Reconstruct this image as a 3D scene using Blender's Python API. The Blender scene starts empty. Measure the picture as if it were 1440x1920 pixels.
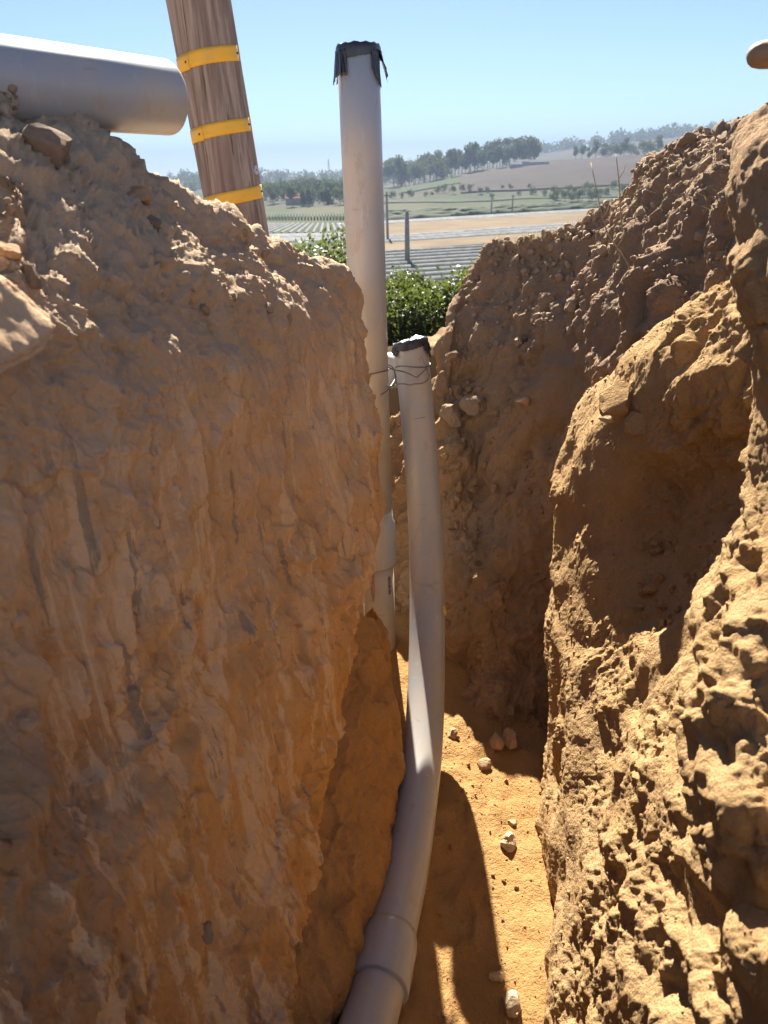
import bpy, bmesh, math, random
import numpy as np
from mathutils import Vector, Matrix, Quaternion
from mathutils.bvhtree import BVHTree
R = math.radians
random.seed(7); RNG = np.random.default_rng(11)
SC = bpy.context.scene
COL = SC.collection

# ------------------------------------------------------------------ camera
CAM_Z = 1.65                       # eye height above the trench floor
F_PX = 1280.0                      # focal length in pixels of the 1440 x 1920 photo (24 mm equivalent)
PITCH, ROLL = 26.2, -1.7
cam_d = bpy.data.cameras.new('camera'); cam = bpy.data.objects.new('camera', cam_d); COL.objects.link(cam)
cam_d.sensor_fit = 'VERTICAL'; cam_d.sensor_height = 36.0; cam_d.lens = F_PX / 1920 * 36
cam_d.clip_start = 0.02; cam_d.clip_end = 30000
CM = Matrix.Translation((0, 0, CAM_Z)) @ Matrix.Rotation(R(90 - PITCH), 4, 'X') @ Matrix.Rotation(R(ROLL), 4, 'Z')
cam.matrix_world = CM
cam_d.dof.use_dof = True; cam_d.dof.focus_distance = 1.75; cam_d.dof.aperture_fstop = 7.0
SC.camera = cam

# ------------------------------------------------------------------ sky, sun, exposure
SUN_EL, SUN_AZ = 39.5, 3.3        # azimuth: degrees left of straight ahead
world = bpy.data.worlds.new('World'); SC.world = world; world.use_nodes = True
wn = world.node_tree; bg = wn.nodes['Background']
sky = wn.nodes.new('ShaderNodeTexSky'); sky.sky_type = 'NISHITA'; sky.sun_disc = False
sky.sun_elevation = R(SUN_EL); sky.sun_rotation = R(-SUN_AZ)
sky.air_density = 0.45; sky.dust_density = 0.1; sky.ozone_density = 3.0
wn.links.new(sky.outputs[0], bg.inputs[0]); bg.inputs[1].default_value = 0.05
sun_d = bpy.data.lights.new('sun', 'SUN'); sun = bpy.data.objects.new('sun', sun_d); COL.objects.link(sun)
sun_d.energy = 5.0; sun_d.angle = R(0.53); sun_d.color = (1.0, 0.93, 0.82)
to_sun = Vector((-math.sin(R(SUN_AZ)) * math.cos(R(SUN_EL)), math.cos(R(SUN_AZ)) * math.cos(R(SUN_EL)), math.sin(R(SUN_EL))))
sun.rotation_euler = to_sun.to_track_quat('Z', 'Y').to_euler()
vs = SC.view_settings; vs.view_transform = 'Standard'; vs.look = 'None'; vs.gamma = 1.0; vs.use_curve_mapping = False
vs.exposure = 2.18
SC.cycles.max_bounces = 10; SC.cycles.diffuse_bounces = 8; SC.cycles.volume_bounces = 0
try: SC.cycles.use_denoising = True
except Exception: pass

# ------------------------------------------------------------------ helpers
def at(px, py, d):
    """point of the place seen at photo pixel (px, py), d metres along the optical axis"""
    return CM @ Vector(((px - 720) / F_PX * d, -(py - 960) / F_PX * d, -d))
def ray(px, py):
    o = CM.to_translation(); return o, (at(px, py, 1.0) - o).normalized()
def tag(o, label=None, cat=None, group=None, kind=None):
    if label: o['label'] = label
    if cat: o['category'] = cat
    if group: o['group'] = group
    if kind: o['kind'] = kind
    return o
def link(name, me, mat=None, parent=None, smooth=True):
    o = bpy.data.objects.new(name, me); COL.objects.link(o)
    if mat and not me.materials: me.materials.append(mat)
    if parent: o.parent = parent
    if smooth: me.polygons.foreach_set('use_smooth', [True] * len(me.polygons))
    return o
def empty(name, loc=(0, 0, 0)):
    o = bpy.data.objects.new(name, None); o.location = loc; COL.objects.link(o); o.empty_display_size = .1; return o
def np_mesh(name, V, Fq):
    """V (n,3) array, Fq (m,k) int array, k = 3 or 4"""
    V = np.asarray(V, np.float32); Fq = np.asarray(Fq, np.int32); k = Fq.shape[1]
    me = bpy.data.meshes.new(name); me.vertices.add(len(V)); me.vertices.foreach_set('co', V.ravel())
    me.loops.add(Fq.size); me.loops.foreach_set('vertex_index', Fq.ravel())
    me.polygons.add(len(Fq)); me.polygons.foreach_set('loop_start', np.arange(0, Fq.size, k, dtype=np.int32))
    me.polygons.foreach_set('loop_total', np.full(len(Fq), k, np.int32))
    me.update(calc_edges=True); return me
def grid_faces(ns, nt):
    i = np.arange(ns * nt).reshape(ns, nt)
    return np.stack([i[:-1, :-1], i[1:, :-1], i[1:, 1:], i[:-1, 1:]], -1).reshape(-1, 4)

# ---- vectorised noise
def _h(i, j, k, seed):
    n = (i.astype(np.int64) * 374761393 + j.astype(np.int64) * 668265263 + k.astype(np.int64) * 2147483647 + seed * 974634721) & 0xffffffff
    n = ((n ^ (n >> 13)) * 1274126177) & 0xffffffff
    n = ((n ^ (n >> 16)) * 2246822519) & 0xffffffff
    return (n ^ (n >> 15)) & 0xffffffff
_G = np.array([[1,1,0],[-1,1,0],[1,-1,0],[-1,-1,0],[1,0,1],[-1,0,1],[1,0,-1],[-1,0,-1],[0,1,1],[0,-1,1],[0,1,-1],[0,-1,-1]], np.float32)
def perlin(p, seed=0):
    fl = np.floor(p); f = (p - fl).astype(np.float32); i = fl.astype(np.int64)
    u = f * f * f * (f * (f * 6 - 15) + 10); out = np.zeros(len(p), np.float32)
    for dx in (0, 1):
        wx = u[:, 0] if dx else 1 - u[:, 0]
        for dy in (0, 1):
            wy = u[:, 1] if dy else 1 - u[:, 1]
            for dz in (0, 1):
                wz = u[:, 2] if dz else 1 - u[:, 2]
                g = _G[_h(i[:, 0] + dx, i[:, 1] + dy, i[:, 2] + dz, seed) % 12]
                out += wx * wy * wz * (g[:, 0] * (f[:, 0] - dx) + g[:, 1] * (f[:, 1] - dy) + g[:, 2] * (f[:, 2] - dz))
    return out
def fbm(p, sc, octv=4, seed=0, gain=.5, lac=2.03):
    sc = np.asarray(sc, np.float64); o = np.zeros(len(p), np.float32); a = 1.0
    for k in range(octv):
        o += a * perlin(p * sc + k * 17.3, seed + k); a *= gain; sc = sc * lac
    return o
def billow(p, sc, octv=3, seed=0, gain=.5):
    sc = np.asarray(sc, np.float64); o = np.zeros(len(p), np.float32); a = 1.0
    for k in range(octv):
        o += a * (np.abs(perlin(p * sc + k * 9.1, seed + k)) * 2 - .5); a *= gain; sc = sc * 2.07
    return o
def worley(p, sc, seed=0, jitter=.9):
    """F1, F2, id-hash of nearest cell and offset vector from its centre"""
    q = p * np.asarray(sc, np.float64); fl = np.floor(q); i = fl.astype(np.int64); f = (q - fl).astype(np.float32)
    n = len(p); F1 = np.full(n, 9., np.float32); F2 = F1.copy(); ID = np.zeros(n, np.int64); OFF = np.zeros((n, 3), np.float32)
    for dx in (-1, 0, 1):
        for dy in (-1, 0, 1):
            for dz in (-1, 0, 1):
                h = _h(i[:, 0] + dx, i[:, 1] + dy, i[:, 2] + dz, seed)
                c = np.stack([dx + .5 + jitter * ((h & 1023) / 1023. - .5), dy + .5 + jitter * (((h >> 10) & 1023) / 1023. - .5), dz + .5 + jitter * (((h >> 20) & 1023) / 1023. - .5)], 1).astype(np.float32)
                o = f - c; dd = np.sqrt((o * o).sum(1)); m = dd < F1
                F2 = np.where(m, F1, np.minimum(F2, dd)); F1 = np.where(m, dd, F1)
                ID = np.where(m, h, ID); OFF[m] = o[m]
    return F1, F2, ID, OFF
def chunks(p, sc, seed=0, tilt=.8, step=.7):
    """broken-earth facets: every cell is a tilted plane at its own height, with a crack round it"""
    F1, F2, ID, OFF = worley(p, sc, seed)
    r = lambda s: ((ID >> s) & 255) / 255. - .5
    t = OFF[:, 0] * r(0) + OFF[:, 1] * r(7) + OFF[:, 2] * r(13)
    crack = np.clip((F2 - F1) / .10, 0, 1)
    return tilt * 2 * t + step * r(19) - .35 * (1 - crack)
def facet(p, sc, n=7, seed=0, warp=.25):
    """crisp broken planes: crossing triangle waves in random directions give flat facets with sharp edges"""
    r_ = np.random.default_rng(seed); sc = np.asarray(sc, np.float64) * np.ones(3); q = p * sc
    w = np.stack([perlin(q * .6 + 7 * k, seed + k) for k in range(3)], 1) * warp * 2.2; q = q + w
    def field():
        o = np.zeros(len(p))
        for _ in range(n):
            d_ = r_.normal(size=3); d_ *= r_.uniform(.55, 1.5) / np.linalg.norm(d_); x = q @ d_ + r_.random(); o += 4 * np.abs(x - np.floor(x + .5)) - 1
        return o / math.sqrt(n)
    return np.maximum(field(), field()) - .35
def sstep(a, b, x):
    t = np.clip((x - a) / (b - a), 0, 1); return t * t * (3 - 2 * t)

# ---- lofted sheet through a net of control points
def _cr(P, seg_counts):
    """Catmull-Rom along axis 0 of P (n, m, 3) with the given samples per segment"""
    n = len(P); out = []
    for s in range(n - 1):
        p1, p2 = P[s], P[s + 1]; p0 = P[s - 1] if s else 2 * p1 - p2; p3 = P[s + 2] if s + 2 < n else 2 * p2 - p1
        ts = np.arange(seg_counts[s]) / seg_counts[s]
        if s == n - 2: ts = np.append(ts, 1.0)
        for t in ts:
            out.append(.5 * (2 * p1 + (p2 - p0) * t + (2 * p0 - 5 * p1 + 4 * p2 - p3) * t * t + (3 * p1 - p0 - 3 * p2 + p3) * t ** 3))
    return np.array(out)
def sheet(cols, cell=1.7, coarse_s=(), coarse_t=(), cap=400):
    P = np.array([[tuple(q) for q in c] for c in cols], np.float64)
    Ci = np.array(CM.inverted()); pc = P @ Ci[:3, :3].T + Ci[:3, 3]; dep = -pc[..., 2]; sd = np.maximum(dep, .05)
    U = pc[..., 0] / sd * F_PX + 720; V = -pc[..., 1] / sd * F_PX + 960
    ins = (dep > .1) & (U > -120) & (U < 1560) & (V > -60) & (V < 2000)
    UV = np.stack([U, V], -1); dist = np.maximum(np.linalg.norm(P - np.array([0, 0, CAM_Z]), axis=2), .35)
    def counts(A, D, uv, inn, coarse):          # finer where the photograph looks
        ang = np.linalg.norm(np.diff(A, axis=0), axis=2) / (.5 * (D[1:] + D[:-1])) * F_PX
        pix = np.linalg.norm(np.diff(uv, axis=0), axis=2); ok = inn[1:] | inn[:-1]; res = []
        for k in range(len(A) - 1):
            if k in coarse or not ok[k].any(): res.append(int(np.clip(ang[k].mean() / 16, 3, 52))); continue
            v = .65 * np.minimum(pix[k], 600)[ok[k]] + .35 * np.minimum(ang[k], 600)[ok[k]]
            res.append(int(np.clip(np.percentile(v, 70) / cell, 4, cap)))
        return res
    cs = counts(P, dist, UV, ins, coarse_s)
    ct = counts(P.transpose(1, 0, 2), dist.T, UV.transpose(1, 0, 2), ins.T, coarse_t)
    Q = _cr(P, cs); Q = _cr(Q.transpose(1, 0, 2), ct).transpose(1, 0, 2)
    du = np.gradient(Q, axis=0); dv = np.gradient(Q, axis=1); N = np.cross(du, dv)
    N /= np.linalg.norm(N, axis=2, keepdims=True) + 1e-9
    return Q, N
def bank(name, cols, disp, mat, flip=False, **kw):
    Q, N = sheet(cols, **kw)
    if flip: N = -N
    ns, nt = Q.shape[:2]; p = Q.reshape(-1, 3); n = N.reshape(-1, 3)
    d = disp(p, n)
    p2 = p + n * d[:, None]
    f = grid_faces(ns, nt)
    if flip: f = f[:, ::-1]
    me = np_mesh(name, p2, f); o = link(name, me, mat); tag(o, kind='structure')
    print('BANK', name, ns, nt, len(f))
    SURF[name] = p2.reshape(ns, nt, 3); return o
SURF = {}
def bvh_of(*names, step=3):
    vs_, fs_ = [], []; off = 0
    for nme in names:
        g = SURF[nme][::step, ::step]; f = grid_faces(*g.shape[:2])
        if nme in FLIP: f = f[:, ::-1]
        vs_.append(g.reshape(-1, 3)); fs_.append(f + off); off += len(vs_[-1])
    return BVHTree.FromPolygons(np.concatenate(vs_).tolist(), np.concatenate(fs_).tolist())
FLIP = {'trench_wall_end', 'trench_wall_right', 'trench_bank_near'}

# ------------------------------------------------------------------ materials
def new_mat(name):
    m = bpy.data.materials.new(name); m.use_nodes = True; nt = m.node_tree; b = nt.nodes['Principled BSDF']; return m, nt, b
class NB:
    """small node-building helper"""
    def __init__(s, nt, world=False): s.nt = nt; s.tc = nt.nodes.new('ShaderNodeNewGeometry').outputs['Position'] if world else nt.nodes.new('ShaderNodeTexCoord').outputs['Object']
    def _set(s, sock, v):
        if hasattr(v, 'is_output'): s.nt.links.new(v, sock)
        elif isinstance(v, tuple) and len(v) == 3 and sock.type == 'RGBA': sock.default_value = (*v, 1)
        else: sock.default_value = v
    def map(s, scale=(1, 1, 1), rot=(0, 0, 0), src=None):
        n = s.nt.nodes.new('ShaderNodeMapping'); s._set(n.inputs['Vector'], src or s.tc)
        n.inputs['Scale'].default_value = scale; n.inputs['Rotation'].default_value = rot; return n.outputs[0]
    def noise(s, vec=None, scale=5, detail=6, rough=.55, dist=0):
        n = s.nt.nodes.new('ShaderNodeTexNoise'); s._set(n.inputs['Vector'], vec or s.tc)
        n.inputs['Scale'].default_value = scale; n.inputs['Detail'].default_value = detail
        n.inputs['Roughness'].default_value = rough; n.inputs['Distortion'].default_value = dist; return n.outputs['Fac']
    def voro(s, vec=None, scale=5, feat='F1', out='Distance'):
        n = s.nt.nodes.new('ShaderNodeTexVoronoi'); n.feature = feat; s._set(n.inputs['Vector'], vec or s.tc)
        n.inputs['Scale'].default_value = scale; return n.outputs[out]
    def wave(s, vec=None, scale=5, dist=2, detail=2, direction='X'):
        n = s.nt.nodes.new('ShaderNodeTexWave'); n.bands_direction = direction; s._set(n.inputs['Vector'], vec or s.tc)
        n.inputs['Scale'].default_value = scale; n.inputs['Distortion'].default_value = dist; n.inputs['Detail'].default_value = detail; return n.outputs['Fac']
    def ramp(s, fac, a, b):
        n = s.nt.nodes.new('ShaderNodeMapRange'); n.interpolation_type = 'SMOOTHSTEP'; s._set(n.inputs[0], fac)
        n.inputs[1].default_value = a; n.inputs[2].default_value = b; return n.outputs[0]
    def mix(s, fac, a, b, mode='MIX'):
        n = s.nt.nodes.new('ShaderNodeMix'); n.data_type = 'RGBA'; n.blend_type = mode
        s._set(n.inputs[0], fac); s._set(n.inputs[6], a); s._set(n.inputs[7], b); return n.outputs[2]
    def math(s, op, a, b=0.0):
        n = s.nt.nodes.new('ShaderNodeMath'); n.operation = op; s._set(n.inputs[0], a); s._set(n.inputs[1], b); return n.outputs[0]
    def sep(s, axis, src=None):
        n = s.nt.nodes.new('ShaderNodeSeparateXYZ'); s._set(n.inputs[0], src or s.tc); return n.outputs[axis]
    def bump(s, h, strength=.5, dist=.005, normal=None):
        n = s.nt.nodes.new('ShaderNodeBump'); s._set(n.inputs['Height'], h)
        n.inputs['Strength'].default_value = strength; n.inputs['Distance'].default_value = dist
        if normal: s.nt.links.new(normal, n.inputs['Normal'])
        return n.outputs[0]
    def out(s, b, color=None, rough=None, normal=None):
        if color is not None: s._set(b.inputs['Base Color'], color)
        if rough is not None: s._set(b.inputs['Roughness'], rough)
        if normal is not None: s._set(b.inputs['Normal'], normal)

def soil(name, low, high, topsoil, zt, zw, pale=None, zone=None, streak=0.0, grey=(.23, .21, .185), grain=1.0, speck=.3, dark=.5):
    """earth: low / high are two tones of subsoil, topsoil takes over above height zt"""
    m, nt, b = new_mat(name); k = NB(nt, True)
    big = k.noise(scale=2.1, detail=5, rough=.6); mid = k.noise(scale=9, detail=7, rough=.62, dist=.4)
    fac = k.ramp(big, .36, .64)
    if zone: fac = k.ramp(k.math('ADD', k.math('MULTIPLY', k.sep(2), .55), k.math('MULTIPLY', big, 1.0)), .72, 1.18)      # paler beds lie higher
    c = k.mix(fac, low, high)
    if zone:                                                                                                            # dull grey-brown earth, more of it toward the near end
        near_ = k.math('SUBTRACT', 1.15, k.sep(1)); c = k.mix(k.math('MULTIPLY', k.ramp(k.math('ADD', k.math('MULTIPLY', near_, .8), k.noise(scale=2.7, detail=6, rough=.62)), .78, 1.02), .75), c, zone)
    c = k.mix(k.math('MULTIPLY', k.ramp(mid, .46, .68), dark), c, tuple(v * .6 for v in low))
    if pale: c = k.mix(k.math('MULTIPLY', k.ramp(k.noise(scale=5.3, detail=6, rough=.6), .52, .72), .6), c, pale)
    if streak:
        v = k.map((17, 17, 1.5), (R(4), R(-7), 0)); s1 = k.noise(v, scale=1, detail=5, rough=.62, dist=.7)
        c = k.mix(k.math('MULTIPLY', k.ramp(s1, .50, .58), streak), c, pale or high)
        v2 = k.map((27, 27, 3.4), (R(-6), R(9), 0)); s2 = k.noise(v2, scale=1, detail=4, rough=.6, dist=.5)
        c = k.mix(k.math('MULTIPLY', k.ramp(s2, .60, .66), streak), c, grey)
        s3 = k.noise(k.map((11, 11, 2.2), (R(3), R(5), 0)), scale=1, detail=5, rough=.65, dist=.9)
        c = k.mix(k.math('MULTIPLY', k.ramp(s3, .55, .75), streak * .6), c, tuple(v * .6 for v in low))
    z = k.math('ADD', k.sep(2), k.math('MULTIPLY', k.math('SUBTRACT', k.noise(scale=3.2, detail=6, rough=.6), .5), zw * 2.4))
    c = k.mix(k.ramp(z, zt - zw, zt + zw), c, topsoil)
    g = k.noise(scale=190, detail=3, rough=.7)
    c = k.mix(speck, c, k.mix(g, tuple(v * .45 for v in low), tuple(min(1, v * 1.5) for v in high)), 'MIX')
    fine = k.noise(scale=85, detail=9, rough=.78); grit = k.voro(scale=210); grit2 = k.voro(scale=75)
    h = k.math('ADD', k.math('MULTIPLY', fine, 1.3), k.math('ADD', k.math('MULTIPLY', grit, -.35), k.math('MULTIPLY', grit2, -.45)))
    k.out(b, c, .94, k.bump(h, .85 * grain, .008)); b.inputs['Specular IOR Level'].default_value = .06
    return m

M = {}
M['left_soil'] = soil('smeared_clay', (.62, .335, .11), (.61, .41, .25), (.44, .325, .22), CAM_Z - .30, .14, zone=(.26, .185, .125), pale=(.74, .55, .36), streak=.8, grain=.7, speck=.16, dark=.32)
M['ledge_soil'] = soil('ledge_clay', (.52, .27, .09), (.53, .30, .12), (.3, .2, .12), 3, .2, streak=.4)
M['far_soil'] = soil('dark_loam', (.40, .255, .135), (.36, .24, .14), (.26, .185, .13), CAM_Z - .62, .28, pale=(.33, .235, .15), grain=1.0)
M['right_soil'] = soil('tan_subsoil', (.41, .26, .12), (.44, .285, .14), (.33, .22, .135), CAM_Z - .10, .14, pale=(.50, .33, .155), grain=1.0)
M['floor_soil'] = soil('sandy_floor', (.37, .21, .08), (.41, .24, .098), (.5, .3, .12), 9, .2, pale=(.50, .31, .13), grain=1.1)
M['clod'] = soil('loose_clod', (.36, .26, .175), (.42, .31, .215), (.30, .215, .15), 9, .2)
M['rock_tan'] = soil('sandstone', (.42, .26, .145), (.47, .31, .19), (.4, .3, .2), 9, .2, pale=(.52, .37, .24), speck=.2, grain=.7)
M['slab'] = soil('sandstone_slab', (.52, .325, .18), (.56, .37, .22), (.4, .3, .2), 9, .2, pale=(.60, .43, .28), speck=.15, grain=.6)
M['rock_pale'] = soil('pale_stone', (.50, .38, .235), (.55, .43, .28), (.4, .3, .2), 9, .2, pale=(.62, .5, .34), speck=.2, grain=.7)
M['cobble'] = soil('embedded_cobble', (.34, .27, .19), (.38, .3, .2), (.3, .2, .1), 9, .2, speck=.2, grain=.6)
M['rock_grey'] = soil('grey_brown_stone', (.25, .185, .135), (.30, .225, .165), (.25, .2, .16), 9, .2, speck=.25, grain=.8)

def pvc(name, col, dust):
    m, nt, b = new_mat(name); k = NB(nt)
    d1 = k.noise(scale=6, detail=6, rough=.6); d2 = k.noise(k.map((60, 60, 7)), scale=1, detail=5, rough=.6)
    c = k.mix(k.math('MULTIPLY', k.ramp(d1, .40, .68), .65), col, dust)
    c = k.mix(k.math('MULTIPLY', k.ramp(d2, .58, .70), .4), c, tuple(min(1, v * 1.35) for v in col))
    c = k.mix(k.math('MULTIPLY', k.ramp(k.noise(scale=160, detail=2), .64, .72), .45), c, dust)
    c = k.mix(k.math('MULTIPLY', k.ramp(k.noise(k.map((16, 16, 9)), scale=1, detail=7, rough=.7), .56, .66), .55), c, tuple(v * .72 for v in dust))
    c = k.mix(k.math('MULTIPLY', k.ramp(k.noise(k.map((7, 7, 60), (R(20), R(10), 0)), scale=1, detail=3, rough=.5), .68, .71), .22), c, tuple(v * .45 for v in col))
    k.out(b, c, k.mix(d1, (.22,) * 3, (.48,) * 3), k.bump(k.noise(scale=45, detail=4), .06, .002)); return m
M['pvc'] = pvc('grey_pvc', (.375, .38, .39), (.47, .40, .31))
M['pvc_blue'] = pvc('cool_grey_pvc', (.30, .31, .335), (.42, .36, .28))
M['pvc_old'] = pvc('dusty_pvc', (.44, .42, .38), (.48, .38, .26))
m, nt, b = new_mat('black_tape'); k = NB(nt)
k.out(b, k.mix(k.noise(scale=40, detail=4), (.012, .012, .014), (.04, .04, .045)), .3, k.bump(k.noise(k.map((1, 1, .3)), scale=70, detail=4), .5, .004)); M['tape'] = m
m, nt, b = new_mat('galvanised_wire'); k = NB(nt); b.inputs['Metallic'].default_value = .9
k.out(b, k.mix(k.noise(scale=90), (.10, .10, .11), (.30, .31, .32)), .42); M['wire'] = m
m, nt, b = new_mat('weathered_pole_wood'); k = NB(nt)
v = k.map((34, 34, 1.6)); g = k.noise(v, scale=1, detail=7, rough=.65, dist=.35); g2 = k.noise(k.map((9, 9, 1.5)), scale=1, detail=5, dist=.4)
c = k.mix(k.ramp(g, .35, .66), (.15, .11, .09), (.33, .27, .23)); c = k.mix(k.math('MULTIPLY', k.ramp(g2, .45, .7), .65), c, (.16, .11, .088))
c = k.mix(k.ramp(k.noise(k.map((70, 70, 1.4)), scale=1, detail=4, rough=.6, dist=.2), .62, .68), c, (.07, .05, .038))
k.out(b, c, .85, k.bump(g, .5, .006)); M['wood'] = m
m, nt, b = new_mat('yellow_reflective_strip'); k = NB(nt)
c = k.mix(k.math('MULTIPLY', k.ramp(k.noise(scale=13, detail=6, rough=.65), .45, .75), .55), (.72, .40, .02), (.50, .31, .07)); k.out(b, c, .45, k.bump(k.noise(scale=60), .15, .002)); M['yellow'] = m
m, nt, b = new_mat('dull_steel'); k = NB(nt); b.inputs['Metallic'].default_value = .7
k.out(b, k.mix(k.noise(scale=80), (.28, .28, .29), (.5, .5, .5)), .45); M['steel'] = m
m, nt, b = new_mat('rusty_nail'); k = NB(nt); k.out(b, k.mix(k.noise(scale=300), (.05, .03, .02), (.12, .07, .04)), .7); M['nail'] = m
m, nt, b = new_mat('handle_wood'); k = NB(nt); k.out(b, k.mix(k.noise(k.map((4, 60, 60)), scale=1, detail=5), (.20, .11, .05), (.30, .18, .085)), .55); M['handle'] = m
def leaf_mat(name, a, c2, trans=.32):
    m, nt, b = new_mat(name); k = NB(nt); g = nt.nodes.new('ShaderNodeNewGeometry')
    c = k.mix(g.outputs['Random Per Island'], a, c2); k.out(b, c, .5 if trans > .3 else .8); b.inputs['Specular IOR Level'].default_value = .5 if trans > .3 else .1
    t = nt.nodes.new('ShaderNodeBsdfTranslucent'); k._set(t.inputs[0], k.mix(.5, c, (.25, .32, .04)))
    ms = nt.nodes.new('ShaderNodeMixShader'); ms.inputs[0].default_value = trans
    nt.links.new(b.outputs[0], ms.inputs[1]); nt.links.new(t.outputs[0], ms.inputs[2]); nt.links.new(ms.outputs[0], nt.nodes['Material Output'].inputs[0]); return m
M['leaf'] = leaf_mat('glossy_leaf', (.011, .024, .008), (.032, .05, .014)); M['leaf_far'] = leaf_mat('far_leaf', (.02, .034, .015), (.04, .058, .023), .2)
M['leaf_far2'] = leaf_mat('far_leaf_pale', (.035, .052, .02), (.06, .08, .03), .2)
M['straw'] = leaf_mat('dry_grass_blade', (.36, .26, .13), (.52, .41, .23), .2)
m, nt, b = new_mat('bark'); k = NB(nt); k.out(b, k.mix(k.noise(k.map((6, 6, 1)), scale=2), (.09, .065, .045), (.20, .15, .11)), .9); M['bark'] = m
def flat(name, a, c2, sc=.05, rough=.9, detail=6):
    m, nt, b = new_mat(name); k = NB(nt)
    c = k.mix(k.ramp(k.noise(scale=sc, detail=detail, rough=.65), .35, .65), a, c2); k.out(b, c, rough); b.inputs['Specular IOR Level'].default_value = .03 if rough > .5 else .12; return m

# ------------------------------------------------------------------ trench: left wall
def dz(q, dx=0, dy=0, z=0): return Vector((q.x + dx, q.y + dy, q.z + z))
def zset(q, z, dx=0, dy=0): return Vector((q.x + dx, q.y + dy, z))
G0 = 1.05                                             # level of the ground round the trench
def left_col(face):
    pts = [at(*f) for f in face]; c = pts[0]
    drop = .10 + .25 * max(0, CAM_Z - .02 - c.z)
    return [zset(c, G0 - .25, -2.6, .9), zset(c, max(c.z - .30, G0 - .02), -.9, .35), dz(c, -.26, .12, -drop)] + pts + [zset(pts[-1], -.12, .08, -.02)]
Lcols = []
near = [at(*f) for f in [(-160, 140, .84), (-160, 330, .745), (-160, 520, .67), (-160, 700, .66), (-160, 950, .67), (-160, 1250, .71), (-160, 1550, .69), (-160, 1920, .66)]]
for dy in (-3.2, -1.3):
    c = [dz(q, .05 * dy, dy - .3) for q in near]
    Lcols.append([zset(c[0], G0 - .25, -2.6, 0), zset(c[0], G0 + .1, -.9, 0), dz(c[0], -.26, 0, -.1)] + c + [zset(c[-1], -.12, .12, 0)])
Lcols += [left_col(f) for f in [
 [(-160, 140, .84), (-160, 330, .745), (-160, 520, .67), (-160, 700, .66), (-160, 950, .67), (-160, 1250, .71), (-160, 1550, .69), (-160, 1920, .66)],
 [(0, 192, .95), (0, 350, .836), (0, 520, .745), (0, 700, .73), (0, 950, .75), (0, 1250, .76), (0, 1550, .77), (0, 1920, .74)],
 [(150, 242, 1.06), (150, 385, .947), (150, 540, .855), (150, 720, .845), (150, 960, .87), (150, 1260, .91), (150, 1560, .90), (150, 1920, .88)],
 [(330, 362, 1.20), (330, 445, 1.113), (330, 560, 1.025), (330, 730, 1.015), (330, 970, 1.05), (330, 1270, 1.09), (330, 1560, 1.09), (330, 1920, 1.07)],
 [(490, 446, 1.48), (490, 500, 1.41), (495, 580, 1.323), (495, 740, 1.30), (490, 980, 1.36), (480, 1280, 1.36), (470, 1560, 1.30), (450, 1920, 1.20)],
 [(590, 490, 1.63), (595, 538, 1.56), (600, 620, 1.52), (600, 760, 1.54), (600, 980, 1.58), (590, 1250, 1.55), (550, 1480, 1.46), (520, 1920, 1.27)],
 [(638, 515, 1.72), (645, 570, 1.67), (652, 655, 1.67), (662, 775, 1.70), (668, 975, 1.74), (648, 1210, 1.69), (590, 1430, 1.57), (545, 1920, 1.30)],
 [(658, 548, 1.78), (668, 605, 1.78), (680, 685, 1.80), (695, 795, 1.83), (702, 980, 1.86), (680, 1165, 1.83), (625, 1375, 1.71), (560, 1920, 1.36)]]]
e = Lcols[-1]
Lcols.append([dz(q, -.07, .13, -.03) for q in e]); Lcols.append([dz(q, -.30, .30, -.10) for q in e]); Lcols.append([dz(q, -.9, .75, -.3) for q in e])
def left_disp(p, n):
    rel = p[:, 2] - CAM_Z; top = sstep(-.42, -.10, rel + .10 * fbm(p, 5, 2, 3)); face = 1 - top
    d = .026 * fbm(p, 2.6, 3, 21) + .007 * fbm(p, 8.0, 4, 22)
    q = p + .035 * np.stack([fbm(p, 6, 2, 31), fbm(p, 6, 2, 32), 0 * rel], 1); q[:, 1] += .10 * (q[:, 2] - 1)
    scr = sstep(-.10, .25, fbm(p, (4, 4, 2), 2, 36))                                     # where the bucket dragged
    plate = chunks(q, (15, 15, 2.6), 5, .9, .9); gouge = np.clip(np.abs(perlin(q * (17, 17, 1.7), 24)) * -7 + 1, 0, 1)
    d += face * ((.0015 + .0055 * scr) * plate - .0055 * gouge * scr + .0022 * facet(q, (60, 60, 12), 6, 25) + .0045 * facet(q, (20, 20, 3.0), 6, 23, .5) + .0055 * facet(p, (11, 11, 7), 5, 38, .3) + .0028 * facet(p, (28, 28, 18), 6, 39, .2) * sstep(-.1, .25, fbm(p, 5, 3, 40)))
    pit = np.clip(fbm(p, (9, 9, 4.5), 3, 26) - .26, 0, 1); d -= face * .06 * pit
    ck = chunks(p, (9, 9, 6.5), 15); mk = sstep(.05, .35, fbm(p, 2.8, 3, 27)); d += face * mk * (.013 * ck + .006 * chunks(p, 21, 16))
    spall = sstep(.06, .10, fbm(p, (5.5, 5.5, 4), 4, 37)); d -= face * .007 * spall                     # thin slabs that came off, with a sharp rim
    d += .0014 * facet(p, 90, 6, 28)
    crumb = facet(p, 20, 6, 29) * .010 + facet(p, 48, 6, 30) * .0055
    d += top * (.8 * crumb + .009 * chunks(p, 15, 8, .7, .9) + .005 * chunks(p, 33, 9, .7, .9) + .020 * fbm(p, 6.5, 3, 33))
    return d.astype(np.float64)
bank('trench_wall_left', Lcols, left_disp, M['left_soil'], coarse_s=(0, 1), coarse_t=(0,), cell=3.35)

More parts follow.
